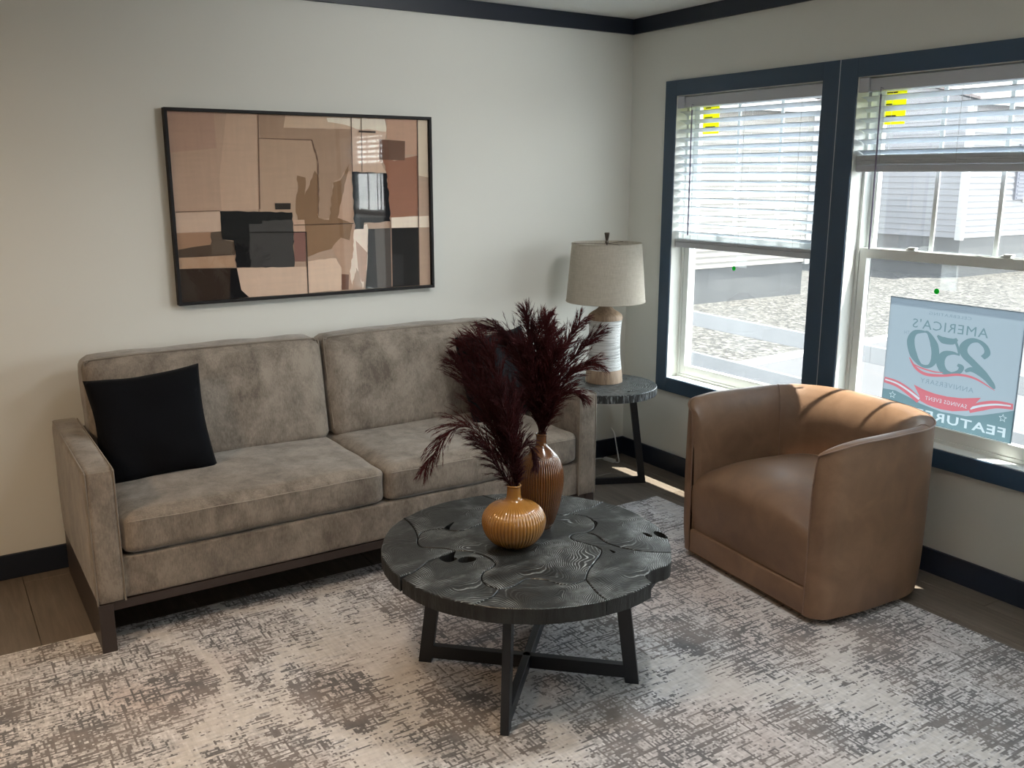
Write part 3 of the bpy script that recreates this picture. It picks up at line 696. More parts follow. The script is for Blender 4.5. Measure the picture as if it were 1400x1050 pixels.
for i in range(len(rows)-1):
    for k in range(K-1): b.f.append((i*K+k, i*K+k+1, (i+1)*K+k+1, (i+1)*K+k)); b.m.append(0)
inn = obj('inner_shell', b, M['leather'], chair, smooth=60, local=True)
inner_rows = rows
for s0 in (.5-.5*.40, .5+.5*.40):    # the two seams of the inner back
    i_ = min(range(len(SV)), key=lambda i: abs(SV[i]-s0)); b = MB(); b.tube([(x*.998, y*.998, z+.0008) for x, y, z in rows[i_]], .0016, 5); obj('seam', b, M['leatherpipe'], inn, local=True, smooth=True)
b = MB(); f0 = outer_top[0]; f1 = outer_top[-1]
b.tube([(XF+.0015, .3385, .04), (XF+.0015, .3385, .30)]+[(x+.0015 if x > XF-.02 else x, y*1.002, z+.0015) for x, y, z in outer_top]+[(XF+.0015, -.3385, .30), (XF+.0015, -.3385, .04)], .0034, 6)
obj('welt', b, M['leatherpipe'], chair, smooth=True, local=True)
# seat
b = MB(); n1, n2 = 30, 40; prof = []
PRF = [(.338, .137), (.347, .20), (.352, .27), (.353, .33), (.347, .375), (.330, .405), (.300, .425), (.25, .437), (.15, .444), (0, .444), (-.12, .436), (-.20, .42)]
PRF = [(p.x, p.y) for p in smoothpts([(x, z, 0) for x, z in PRF], 4)]
for j in range(n2+1):
    v = 2*j/n2-1
    for (x, z) in PRF:
        cr_ = max(0, 1-abs(v)**2.6); zz = z-(1-cr_)*.055*sstep((z-.25)/.18)+.03*cr_*sstep((z-.30)/.13)*sstep((.36-x)/.2)
        xx = x+.008*cr_*sstep((z-.12)/.1)-(1-max(0, 1-abs(v)**14))*.006
        nn = noise.noise(Vector((xx*5, v*2, zz*5)))*.004
        b.v.append((xx+nn, v*.3385, zz+nn))
K = len(PRF)
for j in range(n2):
    for k in range(K-1): b.f.append((j*K+k, (j+1)*K+k, (j+1)*K+k+1, j*K+k+1)); b.m.append(0)
obj('seat_cushion', b, M['leather'], chair, smooth=60, local=True)
b = MB(); b.box(-.2, .352, -.336, .336, .037, .135); obj('front_rail', b, M['leather'], chair, bevel=.008, smooth=50, local=True)
b = MB(); b.lathe([(.26, RZ), (.26, .02), (.24, .036)], 40); obj('swivel_base', b, M['plinth'], chair, local=True)

# ------------------------------------------------------------------ coffee table
CT = (-1.867, -1.771); TZ = .46
S = {
 'S1':[(-0.456,-0.008),(-0.429,0.004),(-0.404,0.008),(-0.371,0.028),(-0.328,0.056),(-0.287,0.067),(-0.252,0.077),(-0.219,0.082)],
 'bg':[(-0.219,0.082),(-0.241,0.116),(-0.276,0.145),(-0.297,0.166),(-0.292,0.203),(-0.272,0.239)],
 'bc':[(-0.219,0.082),(-0.186,0.051),(-0.163,-0.013),(-0.164,-0.069),(-0.192,-0.093),(-0.227,-0.106),(-0.258,-0.144),(-0.266,-0.19),(-0.25,-0.23)],
 'cd':[(-0.25,-0.23),(-0.29,-0.26),(-0.327,-0.268),(-0.362,-0.274)],
 'cs':[(-0.25,-0.23),(-0.209,-0.237),(-0.147,-0.216),(-0.119,-0.234),(-0.101,-0.257),(-0.082,-0.301),(-0.044,-0.319),(-0.001,-0.312)],
 'sq':[(-0.001,-0.312),(0.05,-0.262),(0.109,-0.22),(0.159,-0.182),(0.177,-0.148),(0.164,-0.099),(0.147,-0.053),(0.156,-0.023),(0.183,-0.012),(0.222,-0.023)],
 'qm':[(0.222,-0.023),(0.26,-0.011),(0.296,0.027),(0.312,0.079),(0.302,0.114),(0.277,0.146)],
 'st':[(-0.001,-0.312),(-0.015,-0.357),(-0.028,-0.403),(-0.034,-0.454)],
 'qr':[(0.222,-0.023),(0.234,-0.06),(0.224,-0.124),(0.233,-0.17),(0.257,-0.217),(0.297,-0.265),(0.347,-0.302)],
 'mn':[(0.277,0.146),(0.328,0.157),(0.383,0.155),(0.455,0.180)],
 'mK':[(0.277,0.146),(0.246,0.153),(0.208,0.227),(0.156,0.302)],
 'Kh':[(0.156,0.302),(0.14,0.389),(0.125,0.443),(0.116,0.480)],
 'gK':[(-0.272,0.239),(-0.232,0.278),(-0.169,0.267),(-0.153,0.238),(-0.112,0.215),(-0.029,0.236),(0.061,0.273),(0.156,0.302)],
 'ge':[(-0.272,0.239),(-0.247,0.31),(-0.233,0.384),(-0.232,0.430)]}
HOLES = [[(-0.29,0.063),(-0.264,0.065),(-0.222,0.077),(-0.247,0.042),(-0.246,0.022),(-0.279,0.012),(-0.292,0.032)],
 [(-0.247,0.016),(-0.218,0.023),(-0.197,0.007),(-0.199,-0.015),(-0.228,-0.021),(-0.253,-0.008)],
 [(0.416,-0.138),(0.429,-0.149),(0.428,-0.185),(0.412,-0.21),(0.4,-0.188),(0.401,-0.16)],
 [(0.376,-0.126),(0.388,-0.14),(0.383,-0.17),(0.37,-0.161)], [(0.196,-0.177),(0.200,-0.191),(0.201,-0.203),(0.189,-0.204)],
 [(-0.155,0.273),(-0.103,0.299),(-0.139,0.262),(-0.155,0.24),(-0.162,0.255)], [(0.309,0.052),(0.308,0.027),(0.282,0.002),(0.287,0.017)]]
RK = [(-179,.456),(-142.6,.454),(-94,.455),(-77,.460),(-41,.460),(-10,.472),(21.5,.486),(76.6,.492),(118,.486),(150,.470),(181,.456)]
def Rout(th):
    d = math.degrees(th)
    while d < -179: d += 360
    while d > 181: d -= 360
    for (a, r0), (c, r1) in zip(RK, RK[1:]):
        if a <= d <= c: r = lerp(r0, r1, sstep((d-a)/(c-a))); break
    r += .0025*noise.noise(Vector((cos(th)*6, sin(th)*6, 0)))+.0015*noise.noise(Vector((cos(th)*22, sin(th)*22, 3)))
    if -72 < d < -51:     # the broken-out bite at the right front
        t = (d+72)/21; r -= .040*(sstep(t/.25) if t < .25 else (1-sstep((t-.45)/.55)) if t > .45 else 1)+.006*noise.noise(Vector((t*9, 0, 7)))
    return r
def arc(p0, p1, ccw=True):
    a0, a1 = math.atan2(p0[1], p0[0]), math.atan2(p1[1], p1[0])
    while ccw and a1 <= a0: a1 += 2*pi
    while not ccw and a1 >= a0: a1 -= 2*pi
    n = max(4, int(abs(a1-a0)*.46/.010))
    return [(Rout(lerp(a0,a1,i/n))*cos(lerp(a0,a1,i/n)), Rout(lerp(a0,a1,i/n))*sin(lerp(a0,a1,i/n))) for i in range(1, n)]
def sm(k, rev=False):
    P = [(p.x, p.y) for p in smoothpts([(x, y, 0) for x, y in S[k]], 5)]
    return P[::-1] if rev else P
def join(*L):
    out = []
    for l in L:
        for p in l:
            if not out or (Vector(p)-Vector(out[-1])).length > .0008: out.append(tuple(p))
    if (Vector(out[0])-Vector(out[-1])).length < .0008: out.pop()
    return out
E = {k: S[k][-1] for k in S}; Eo = S['S1'][0]
PIECES = [
 join(sm('S1'), sm('bc'), sm('cd'), arc(E['cd'], Eo, False)),
 join(sm('S1', True), arc(Eo, E['ge'], False), sm('ge', True), sm('bg', True)),
 join(sm('ge'), arc(E['ge'], E['Kh'], False), sm('Kh', True), sm('gK', True)),
 join(sm('bc'), sm('cs'), sm('sq'), sm('qm'), sm('mK'), sm('gK', True), sm('bg', True)),
 join(sm('Kh'), arc(E['Kh'], E['mn'], False), sm('mn', True), sm('mK')),
 join(sm('mn'), arc(E['mn'], E['qr'], False), sm('qr', True), sm('qm')),
 join(sm('qr'), arc(E['qr'], E['st'], False), sm('st', True), sm('sq')),
 join(sm('st'), arc(E['st'], E['cd'], False), sm('cd', True), sm('cs'))]
def inset(poly, d):
    n = len(poly); a = sum(poly[i][0]*poly[(i+1)%n][1]-poly[(i+1)%n][0]*poly[i][1] for i in range(n))
    if a < 0: poly = poly[::-1]
    out = []
    for i in range(n):
        p0, p1, p2 = Vector(poly[i-1]), Vector(poly[i]), Vector(poly[(i+1) % n])
        t = (p2-p0)
        if t.length < 1e-9: continue
        t.normalize(); out.append((p1.x-t.y*d, p1.y+t.x*d))
    return out
def inside(p, poly):
    c = False; n = len(poly)
    for i in range(n):
        x0, y0 = poly[i]; x1, y1 = poly[(i+1) % n]
        if (y0 > p[1]) != (y1 > p[1]) and p[0] < (x1-x0)*(p[1]-y0)/(y1-y0)+x0: c = not c
    return c
GAP = .0019; NOTCH_SIDE = 0
def notch(poly, c, depth=.055, w0=.006):
    out = []
    for x, y in poly:
        d = math.hypot(x-c[0], y-c[1])
        if d < depth:
            k = w0*(1-d/depth); g_ = NOTCH_SIDE*k; out.append((x, y+g_))
        else: out.append((x, y))
    return out
def slab_piece(poly, holes, z0, z1, lip=.0022):
    """extruded polygon with holes and a small rounded lip; faces of the wall take material 1"""
    b = MB(); outer = inset(poly, GAP); rings = [outer]+[(h if sum(h[i][0]*h[(i+1)%len(h)][1]-h[(i+1)%len(h)][0]*h[i][1] for i in range(len(h))) < 0 else h[::-1]) for h in holes]
    tops = [inset(outer, lip)]+[[(p.x, p.y) for p in smoothpts([(x, y, 0) for x, y in r], 4, True)] for r in rings[1:]]
    rings = [outer]+tops[1:]
    vs = []; ed = []
    for r in tops:
        o = len(vs); vs += [Vector(p) for p in r]; ed += [(o+i, o+(i+1) % len(r)) for i in range(len(r))]
    # interior sample points give an even mesh
    res = delaunay_2d_cdt(vs, ed, [], 0, 1e-7)
    V, F = res[0], res[2]
    o = len(b.v); b.v += [(p.x, p.y, z1) for p in V]
    for f in F:
        c = sum((V[i] for i in f), Vector((0, 0)))/len(f)
        if inside(c, tops[0]) and not any(inside(c, h) for h in tops[1:]):
            b.f.append(tuple(o+i for i in f)); b.m.append(0)
    nt_ = len(b.f); o2 = len(b.v); b.v += [(p.x, p.y, z0) for p in V]
    for f in list(b.f[:nt_]): b.f.append(tuple(i-o+o2 for i in f[::-1])); b.m.append(1)
    for ri, (top, low) in enumerate(zip(tops, rings)):
        n = len(top)
        if len(low) != n: low = top
        o = len(b.v); b.v += [(x, y, z1) for x, y in top]+[(x, y, z1-lip) for x, y in low]+[(x, y, z0) for x, y in low]
        for i in range(n):
            j = (i+1) % n
            b.f.append((o+i, o+n+i, o+n+j, o+j)); b.m.append(0); b.f.append((o+n+i, o+2*n+i, o+2*n+j, o+n+j)); b.m.append(1)
    return b
ct = thing('coffee_table', (CT[0], CT[1], RZ), 'round black root-wood coffee table with crossed iron legs on the rug', 'coffee table')
SL0 = .412
for poly in PIECES:
    hs = [h for h in HOLES if inside((sum(p[0] for p in h)/len(h), sum(p[1] for p in h)/len(h)), poly)]
    cx = sum(p[0] for p in poly)/len(poly); cy = sum(p[1] for p in poly)/len(poly)
    jx, jy = random.uniform(-.05, .05), random.uniform(-.05, .05); cx += jx; cy += jy
    NOTCH_SIDE = -1 if poly is PIECES[0] else (1 if poly is PIECES[1] else 0)
    b = slab_piece([(x-cx, y-cy) for x, y in notch(poly, Eo)], [[(x-cx, y-cy) for x, y in h] for h in hs], SL0-RZ, TZ-RZ+random.uniform(-.0008, 0))
    o = obj('root_slice', b, [M['root'], M['rootedge']], ct, local=True); o.location = (cx, cy, 0); o.rotation_euler = (0, 0, 0)
b = MB(); n = 64; b.lathe([(.425, SL0-RZ-.012), (.425, SL0-RZ-.0005)], n); obj('backing_board', b, M['plinth'], ct, local=True)
def bar(b, p0, p1, w, t, nrm):
    """flat bar between two points; w along the in-plane perpendicular, t along nrm"""
    p0, p1, nrm = Vector(p0), Vector(p1), Vector(nrm).normalized(); d = (p1-p0).normalized(); s = nrm.cross(d).normalized()*w/2; n_ = nrm*t/2
    b.hexa([p0-s-n_, p0+s-n_, p0+s+n_, p0-s+n_, p1-s-n_, p1+s-n_, p1+s+n_, p1-s+n_])
def trap_frame(root, ang, rb, rt, zt, z0, w, t, name='leg'):
    d = Vector((cos(ang), sin(ang), 0)); nrm = Vector((-sin(ang), cos(ang), 0))
    for s in (1, -1):
        b = MB(); A = [d*s*(rb-w/2), d*s*(rb+w/2)]; B_ = [d*s*(rt-w/2), d*s*(rt+w/2)]
        lo = [A[0]-nrm*t/2, A[1]-nrm*t/2, A[1]+nrm*t/2, A[0]+nrm*t/2]; hi = [B_[0]-nrm*t/2, B_[1]-nrm*t/2, B_[1]+nrm*t/2, B_[0]+nrm*t/2]
        b.hexa([(p.x, p.y, z0) for p in lo]+[(p.x, p.y, zt) for p in hi]); obj(name, b, M['iron'], root, local=True, bevel=.0015)
    zc = .018+w/2; k = lerp(rb, rt, (zc)/(zt))-w/2+.004
    b = MB(); bar(b, d*-k+Vector((0, 0, zc)), d*k+Vector((0, 0, zc)), w, t*.98, nrm); obj('bottom_bar', b, M['iron'], root, local=True, bevel=.0012)
    b = MB(); bar(b, d*-(rt+w/2)+Vector((0, 0, zt+.004)), d*(rt+w/2)+Vector((0, 0, zt+.004)), .008, t, nrm); obj('top_bar', b, M['iron'], root, local=True)
trap_frame(ct, rad(-44), .372-.0225, .300, SL0-RZ-.0205, 0, .045, .026)
trap_frame(ct, rad(-134), .372-.0225, .300, SL0-RZ-.0205, 0, .045, .026)

# ------------------------------------------------------------------ side table
stt = thing('side_table', (-.458, -.393, 0), 'round side table with black root-wood top in the corner beside the sofa', 'side table')
def wob(a): return 1+.012*noise.noise(Vector((cos(a)*2, sin(a)*2, 5)))+.006*noise.noise(Vector((cos(a)*9, sin(a)*9, 1)))
poly = [(.271*wob(2*pi*i/140)*cos(2*pi*i/140), .271*wob(2*pi*i/140)*sin(2*pi*i/140)) for i in range(140)]
GAP = 0
b = slab_piece(poly, [[(-.02, -.20), (.005, -.205), (.0, -.215), (-.02, -.212)]], .512, .553, .003); obj('tabletop', b, [M['rootside'], M['rootedge2']], stt, local=True)
ax_ = Vector((cos(rad(-25)), sin(rad(-25)), 0)); nx_ = Vector((-ax_.y, ax_.x, 0)); t = .022; w_ = .036
def leg_at(foot, top):     # flat bar leg whose width lies towards the foot
    d = Vector((foot.x-top.x, foot.y-top.y, 0)).normalized(); n_ = Vector((-d.y, d.x, 0)); b = MB(); A = [foot-d*w_, foot]; B_ = [top-d*w_, top]
    b.hexa([(p.x, p.y, 0) for p in (A[0]-n_*t/2, A[1]-n_*t/2, A[1]+n_*t/2, A[0]+n_*t/2)]+[(p.x, p.y, .505) for p in (B_[0]-n_*t/2, B_[1]-n_*t/2, B_[1]+n_*t/2, B_[0]+n_*t/2)])
    obj('leg', b, M['iron'], stt, local=True, bevel=.0015)
J = -ax_*.135
leg_at(ax_*.235, ax_*.165); leg_at(J+nx_*.19, J+nx_*.13); leg_at(J-nx_*.19, J-nx_*.13)
b = MB(); bar(b, J+Vector((0, 0, .018)), ax_*.205+Vector((0, 0, .018)), .034, .0215, nx_); obj('bottom_bar', b, M['iron'], stt, local=True, bevel=.0012)
b = MB(); bar(b, J-nx_*.16+Vector((0, 0, .018)), J+nx_*.16+Vector((0, 0, .018)), .034, .0215, ax_); obj('bottom_bar', b, M['iron'], stt, local=True, bevel=.0012)
b = MB(); bar(b, J+Vector((0, 0, .508)), ax_*.165+Vector((0, 0, .508)), .008, .022, nx_); obj('top_bar', b, M['iron'], stt, local=True)
b = MB(); bar(b, J-nx_*.13+Vector((0, 0, .508)), J+nx_*.13+Vector((0, 0, .508)), .008, .022, ax_); obj('top_bar', b, M['iron'], stt, local=True)
# ------------------------------------------------------------------ vases
def ribs(n, amp, z0, z1, fade=.02):
    def f(a, z, r):
        k = min(1, max(0, (z-z0)/fade))*min(1, max(0, (z1-z)/fade))
        c = abs(sin(a*n/2)); return amp*(c**.7-.75)*k*min(1, r/.05)
    return f
def vase(name, c, prof, nrib, amp, zr, m, label):
    P = [(p.x, p.y) for p in smoothpts([(r, z, 0) for r, z in prof], 7)]
    b = MB(); b.lathe(P, nrib*8, (0, 0), rib=ribs(nrib, amp, *zr), cap=False)
    n = nrib*8; b.f.append(tuple(range(n))[::-1]); b.m.append(0)
    v = thing(name, (c[0], c[1], TZ), label, 'vase')
    obj('body', b, m, v, smooth=80, local=True); return v
vase('small_vase', (-1.904, -1.748), [(.040, 0), (.052, .002), (.074, .018), (.094, .045), (.1025, .078), (.098, .105), (.080, .128), (.052, .143), (.032, .152), (.025, .162), (.0225, .180), (.0225, .196), (.0245, .200), (.0235, .2025), (.0195, .202), (.018, .19), (.018, .16)],
     54, .0026, (.006, .150), M['amber'], 'squat round amber ribbed vase, the nearer of the two on the coffee table')
vase('tall_vase', (-1.743, -1.666), [(.034, 0), (.039, .003), (.050, .030), (.063, .075), (.072, .12), (.0765, .160), (.075, .195), (.068, .225), (.054, .250), (.038, .269), (.025, .282), (.0190, .293), (.0178, .306), (.0182, .320), (.0200, .3245), (.0188, .3265), (.0155, .326), (.0145, .31), (.0145, .28)],
     54, .0022, (.008, .262), M['amberdark'], 'tall dark amber ribbed vase, the farther of the two on the coffee table')

# ------------------------------------------------------------------ dried plumes
RV = Vector((sin(YAW), -cos(YAW), 0)); DV = Vector((cos(YAW), sin(YAW), 0)); UZ = Vector((0, 0, 1))
def plume(base, pts, label, seed, length=.085, nb=110, start=.34, wide=1.0, droop=.5):
    """pts: (across, depth, up) offsets in metres from the neck"""
    rnd = random.Random(seed)
    P = [base+RV*a*.98+DV*d+UZ*u*(.955 if u > 0 else 1) for a, d, u in pts]
    C_ = smoothpts(P, 14); L = [0]
    for p, q in zip(C_, C_[1:]): L.append(L[-1]+(q-p).length)
    T = L[-1]
    def at(t):
        s = t*T
        for k in range(len(L)-1):
            if L[k+1] >= s:
                f = (s-L[k])/max(1e-9, L[k+1]-L[k]); return C_[k].lerp(C_[k+1], f), (C_[k+1]-C_[k]).normalized()
        return C_[-1], (C_[-1]-C_[-2]).normalized()
    root = thing('pampas_plume', tuple(base), label, 'dried plume', 'burgundy plumes standing in the two amber vases')
    b = MB(); n = len(C_); b.tube(C_, [lerp(.0019, .0006, i/n) for i in range(n)], 5); obj('stem', b, M['stem'], root)
    b = MB(); V = b.v; F = b.f
    def ribbon(pts_, w0, w1, side):
        o = len(V); m_ = len(pts_)
        for i, p in enumerate(pts_):
            w_ = lerp(w0, w1, i/(m_-1)); V.append(tuple(p-side*w_)); V.append(tuple(p+side*w_))
        for i in range(m_-1): F.append((o+2*i, o+2*i+1, o+2*i+3, o+2*i+2))
    for k in range(nb):
        t = start+(1-start)*(k+rnd.random())/nb; p, tg = at(min(t, .999))
        az = rnd.random()*2*pi; a = tg.orthogonal().normalized(); c = tg.cross(a); od = a*cos(az)+c*sin(az)
        u = (t-start)/(1-start); env = (sin(pi*min(1, u*.80+.14)))**.7
        ln = length*wide*env*(.65+.5*rnd.random())
        if u > .86: ln = length*.55*(1.15-u)/.29+.012
        d0 = (tg*1.0+od*(.28+.30*rnd.random())).normalized(); q = p.copy(); br = [q.copy()]; d = d0.copy(); ns = 6
        for i in range(ns):
            d = (d+Vector((0, 0, -droop*.16*(i+1)/ns))+Vector((rnd.gauss(0,.05), rnd.gauss(0,.05), rnd.gauss(0,.04)))).normalized(); q = q+d*ln/ns; br.append(q.copy())
        sd_ = d0.cross(Vector((rnd.gauss(0,1), rnd.gauss(0,1), rnd.gauss(0,1)))).normalized()
        ribbon(br, .0016, .0004, sd_)
        for h in range(15):
            f = .08+.9*rnd.random(); i = min(ns-1, int(f*ns)); p0 = br[i].lerp(br[i+1], f*ns-i); dd = (br[i+1]-br[i]).normalized()
            ov = Vector((rnd.gauss(0,1), rnd.gauss(0,1), rnd.gauss(0,1))).normalized()
            hd = (dd*1.3+ov*.55).normalized(); hl = .014+.014*rnd.random(); p1 = p0+hd*hl*.55; p2 = p1+(hd+Vector((0,0,-.25))).normalized()*hl*.45
            s2 = hd.cross(ov).normalized() if hd.cross(ov).length > 1e-3 else sd_
            o = len(V); w_ = .0008
            V.extend([tuple(p0-s2*w_), tuple(p0+s2*w_), tuple(p1+s2*w_*.8), tuple(p1-s2*w_*.8), tuple(p2)]); F.append((o, o+1, o+2, o+3)); F.append((o+3, o+2, o+4))
    b.m = [0]*len(F); obj('feather', b, M['plume'], root)
    return root
NS = Vector((-1.904, -1.748, TZ+.190)); NB = Vector((-1.743, -1.666, TZ+.312))
i0 = (0, 0, -.10)
plume(NS, [i0, (-.006,0,.01), (-.075,-.01,.14), (-.150,-.02,.222), (-.215,-.03,.190), (-.283,-.04,.082)], 'burgundy plume arching far left and down out of the squat vase', 1, .105, 100, .34, 1, 1.3)
plume(NS, [i0, (-.008,0,.01), (-.045,.01,.15), (-.100,.02,.290), (-.160,.03,.395), (-.182,.03,.420)], 'burgundy plume leaning left with its tip over the sofa back cushion', 2, .125, 210, .30, 1.1, .5)
plume(NS, [i0, (-.004,.004,.01), (-.040,.04,.16), (-.085,.07,.320), (-.135,.09,.440), (-.165,.10,.470)], 'burgundy plume rising behind the one that leans left', 3, .115, 190, .30, 1, .5)
plume(NS, [i0, (0,0,.01), (-.022,.02,.18), (-.055,.04,.36), (-.095,.05,.475), (-.125,.05,.500)], 'tallest burgundy plume of the squat vase', 4, .115, 190, .30, 1, .5)
plume(NS, [i0, (.003,0,.01), (-.004,-.01,.14), (-.025,-.02,.26), (-.05,-.02,.345)], 'burgundy plume standing upright in the middle of the squat vase', 5, .10, 170, .26, 1, .6)
plume(NS, [i0, (.006,0,.01), (.014,0,.10), (.034,.0,.150), (.058,.0,.135), (.070,.0,.085)], 'short burgundy plume curling right in front of the tall vase', 6, .055, 100, .30, 1, 1.0)
plume(NS, [i0, (.002,0,.01), (.006,.03,.16), (.004,.05,.27), (-.008,.06,.33)], 'slender burgundy plume just right of the middle of the squat vase', 7, .08, 120, .28, 1, .6)
plume(NS, [i0, (-.008,-.004,.0), (-.045,-.03,.075), (-.090,-.05,.150), (-.120,-.06,.185)], 'short burgundy plume low on the left of the squat vase', 8, .07, 80, .30, 1, .9)
plume(NB, [i0, (-.006,0,.01), (-.030,.01,.19), (-.080,.02,.325), (-.140,.03,.375), (-.190,.03,.385)], 'burgundy plume bending left from the tall vase towards the picture', 11, .095, 130, .38, 1, .8)
plume(NB, [i0, (-.003,0,.01), (-.018,.01,.18), (-.036,.02,.34), (-.052,.02,.435)], 'straight burgundy plume with the highest tip in the tall vase', 12, .085, 190, .32, 1, .3)
plume(NB, [i0, (.0,0,.01), (-.006,.02,.20), (-.012,.03,.35), (.002,.03,.405), (.016,.03,.395)], 'burgundy plume nodding right at its tip in the middle of the tall vase', 13, .09, 190, .32, 1, .5)
plume(NB, [i0, (.003,0,.01), (.006,-.01,.18), (.012,-.02,.33), (.018,-.02,.415)], 'upright burgundy plume with a narrow tip, right of middle in the tall vase', 14, .085, 190, .32, 1, .3)
plume(NB, [i0, (.006,0,.01), (.030,.0,.16), (.070,.01,.30), (.128,.02,.405)], 'burgundy plume leaning right with its tip beside the lamp base', 15, .09, 120, .36, 1, .5)
plume(NB, [i0, (.007,.003,.01), (.036,.01,.14), (.095,.02,.265), (.165,.03,.338), (.190,.03,.362)], 'burgundy plume reaching right across the white cord of the lamp', 16, .09, 110, .36, 1, .5)
plume(NB, [i0, (.008,-.003,.01), (.036,-.01,.12), (.090,-.02,.225), (.155,-.02,.270), (.182,-.02,.262)], 'burgundy plume fanning right in front of the foot of the lamp', 17, .09, 110, .34, 1, .7)
plume(NB, [i0, (.008,0,.01), (.028,-.02,.09), (.065,-.03,.155), (.105,-.03,.170), (.132,-.03,.155)], 'lowest burgundy plume curving over the right arm of the sofa', 18, .075, 110, .30, 1, .8)
plume(NB, [i0, (-.005,.003,.01), (-.030,.03,.15), (-.075,.05,.270), (-.120,.06,.325)], 'burgundy plume on the left of the tall vase before the black pillow', 19, .10, 190, .30, 1.1, .6)
plume(NB, [i0, (-.004,-.004,.01), (-.02,-.03,.16), (-.042,-.04,.28), (-.06,-.05,.335)], 'burgundy plume in front, left of middle in the tall vase', 20, .10, 190, .28, 1.1, .6)
plume(NB, [i0, (.004,-.004,.01), (.016,-.03,.15), (.036,-.04,.27), (.06,-.05,.325)], 'burgundy plume in front, right of middle in the tall vase', 21, .10, 190, .28, 1.1, .6)
plume(NB, [i0, (-.006,-.002,.01), (-.028,.0,.11), (-.055,.0,.145), (-.082,.0,.10), (-.092,.0,.02)], 'short burgundy plume drooping on the left of the tall vase neck', 22, .05, 60, .50, 1, 1.2)
plume(NB, [i0, (.002,.006,.01), (.008,.05,.16), (.02,.08,.28), (.045,.10,.345)], 'burgundy plume at the back of the tall vase', 23, .10, 170, .28, 1.1, .6)

# ------------------------------------------------------------------ table lamp
LP = (-.4225, -.3375); lamp = thing('table_lamp', (LP[0], LP[1], .5535), 'table lamp with cord-wrapped wood base and linen drum shade on the side table', 'lamp')
def lz(P, n=5): return [(p.x, p.y) for p in smoothpts([(r, z, 0) for r, z in P], n)]
b = MB(); b.lathe([(.094, 0), (.098, .002), (.098, .006)]+[(.0975, .02), (.095, .05), (.092, .066), (.0915, .070)], 48); obj('wood_foot', b, M['lampwood'], lamp, smooth=40, local=True)
P = []
for i in range(131):
    z = .070+.262*i/130; t = i/130; r = lerp(.0915, .088, t)-.0095*sin(pi*t)**1.0; r += .0011*abs(sin(pi*i*.5+pi/4))*(1 if i % 2 else -1)
    P.append((r, z))
b = MB(); b.lathe(P, 64); obj('cord_wrap', b, M['rope'], lamp, smooth=80, local=True)
b = MB(); b.lathe(lz([(.088, .332), (.0905, .334), (.0905, .345), (.089, .352), (.082, .362), (.065, .374), (.046, .386), (.034, .398), (.030, .410), (.028, .414)]), 48); obj('wood_shoulder', b, M['lampwood'], lamp, smooth=50, local=True)
b = MB(); b.lathe([(.020, .412), (.020, .420), (.012, .424), (.012, .436), (.016, .438), (.016, .470), (.010, .474), (.010, .49)], 24); obj('socket', b, M['bronze'], lamp, smooth=40, local=True)
b = MB(); b.lathe(lz([(.012, .49), (.02, .51), (.03, .54), (.028, .565), (.015, .585), (.001, .59)]), 20); obj('bulb', b, M['whiteplastic'], lamp, smooth=True, local=True)
SB, ST, RB_, RT_ = .427, .729, .206, .180
b = MB(); P = [(lerp(RB_, RT_, i/10), lerp(SB, ST, i/10)) for i in range(11)]; P += [(r-.0015, z) for r, z in P[::-1]]; n = 72
b.lathe(P+[P[0]], n, cap=False); sh = obj('lamp_shade', b, M['shade'], lamp, smooth=40, local=True)
b = MB()
for r, z in ((RB_, SB+.003), (RT_, ST-.003)): b.tube([((r+.0008)*cos(2*pi*i/60), (r+.0008)*sin(2*pi*i/60), z) for i in range(61)], .0022, 6)
obj('rim_tape', b, M['shade'], sh, smooth=True, local=True)
b = MB()
for k in range(3):
    a = 2*pi*k/3+.4; b.tube([(.004*cos(a), .004*sin(a), ST-.004), (RT_*cos(a), RT_*sin(a), ST-.004)], .0015, 6)
b.tube([(0, .0, ST-.004), (0.02, 0, ST-.05), (.04, 0, .62), (.035, 0, .55), (.014, 0, .478)], .0015, 6); b.tube([(0, .0, ST-.004), (-0.02, 0, ST-.05), (-.04, 0, .62), (-.035, 0, .55), (-.014, 0, .478)], .0015, 6)
obj('harp', b, M['bronze'], lamp, smooth=True, local=True)
b = MB(); b.lathe([(.006, ST-.006), (.009, ST), (.009, ST+.006), (.007, ST+.010), (.0075, ST+.016), (.013, ST+.046), (.0135, ST+.050), (.011, ST+.052)], 20); obj('finial', b, M['bronze'], lamp, smooth=40, local=True)

# cord and plug on the floor
b = MB(); cpts = [(-.092, -.0045, .165), (-.094, -.018, .160), (-.104, -.05, .144), (-.119, -.09, .081), (-.134, -.125, .035), (-.148, -.150, .006), (-.165, -.135, .0045), (-.172, -.09, .0045), (-.178, -.05, .0045), (-.21, -.030, .0045), (-.28, -.030, .0045), (-.36, -.045, .0045)]
pc = thing('power_cord', (-.26, -.09, 0), 'white lamp power cord and plug lying on the floor in the corner', 'cord')
b.tube(smoothpts(cpts, 6), .0036, 8); obj('cable', b, M['whiteplastic'], pc, smooth=True)
b = MB(); a_ = rad(97); d = Vector((cos(a_), sin(a_), 0)); s = Vector((-sin(a_), cos(a_), 0)); o_ = Vector((-.166, -.135, 0))
b.hexa([o_+s*-.014, o_+s*.014, o_+s*.014+d*.085, o_-s*.014+d*.085, o_+s*-.010+UZ*.020, o_+s*.010+UZ*.020, o_+s*.010+d*.08+UZ*.018, o_-s*.010+d*.08+UZ*.018]); obj('switch_block', b, M['whiteplastic'], pc, bevel=.004, smooth=40)

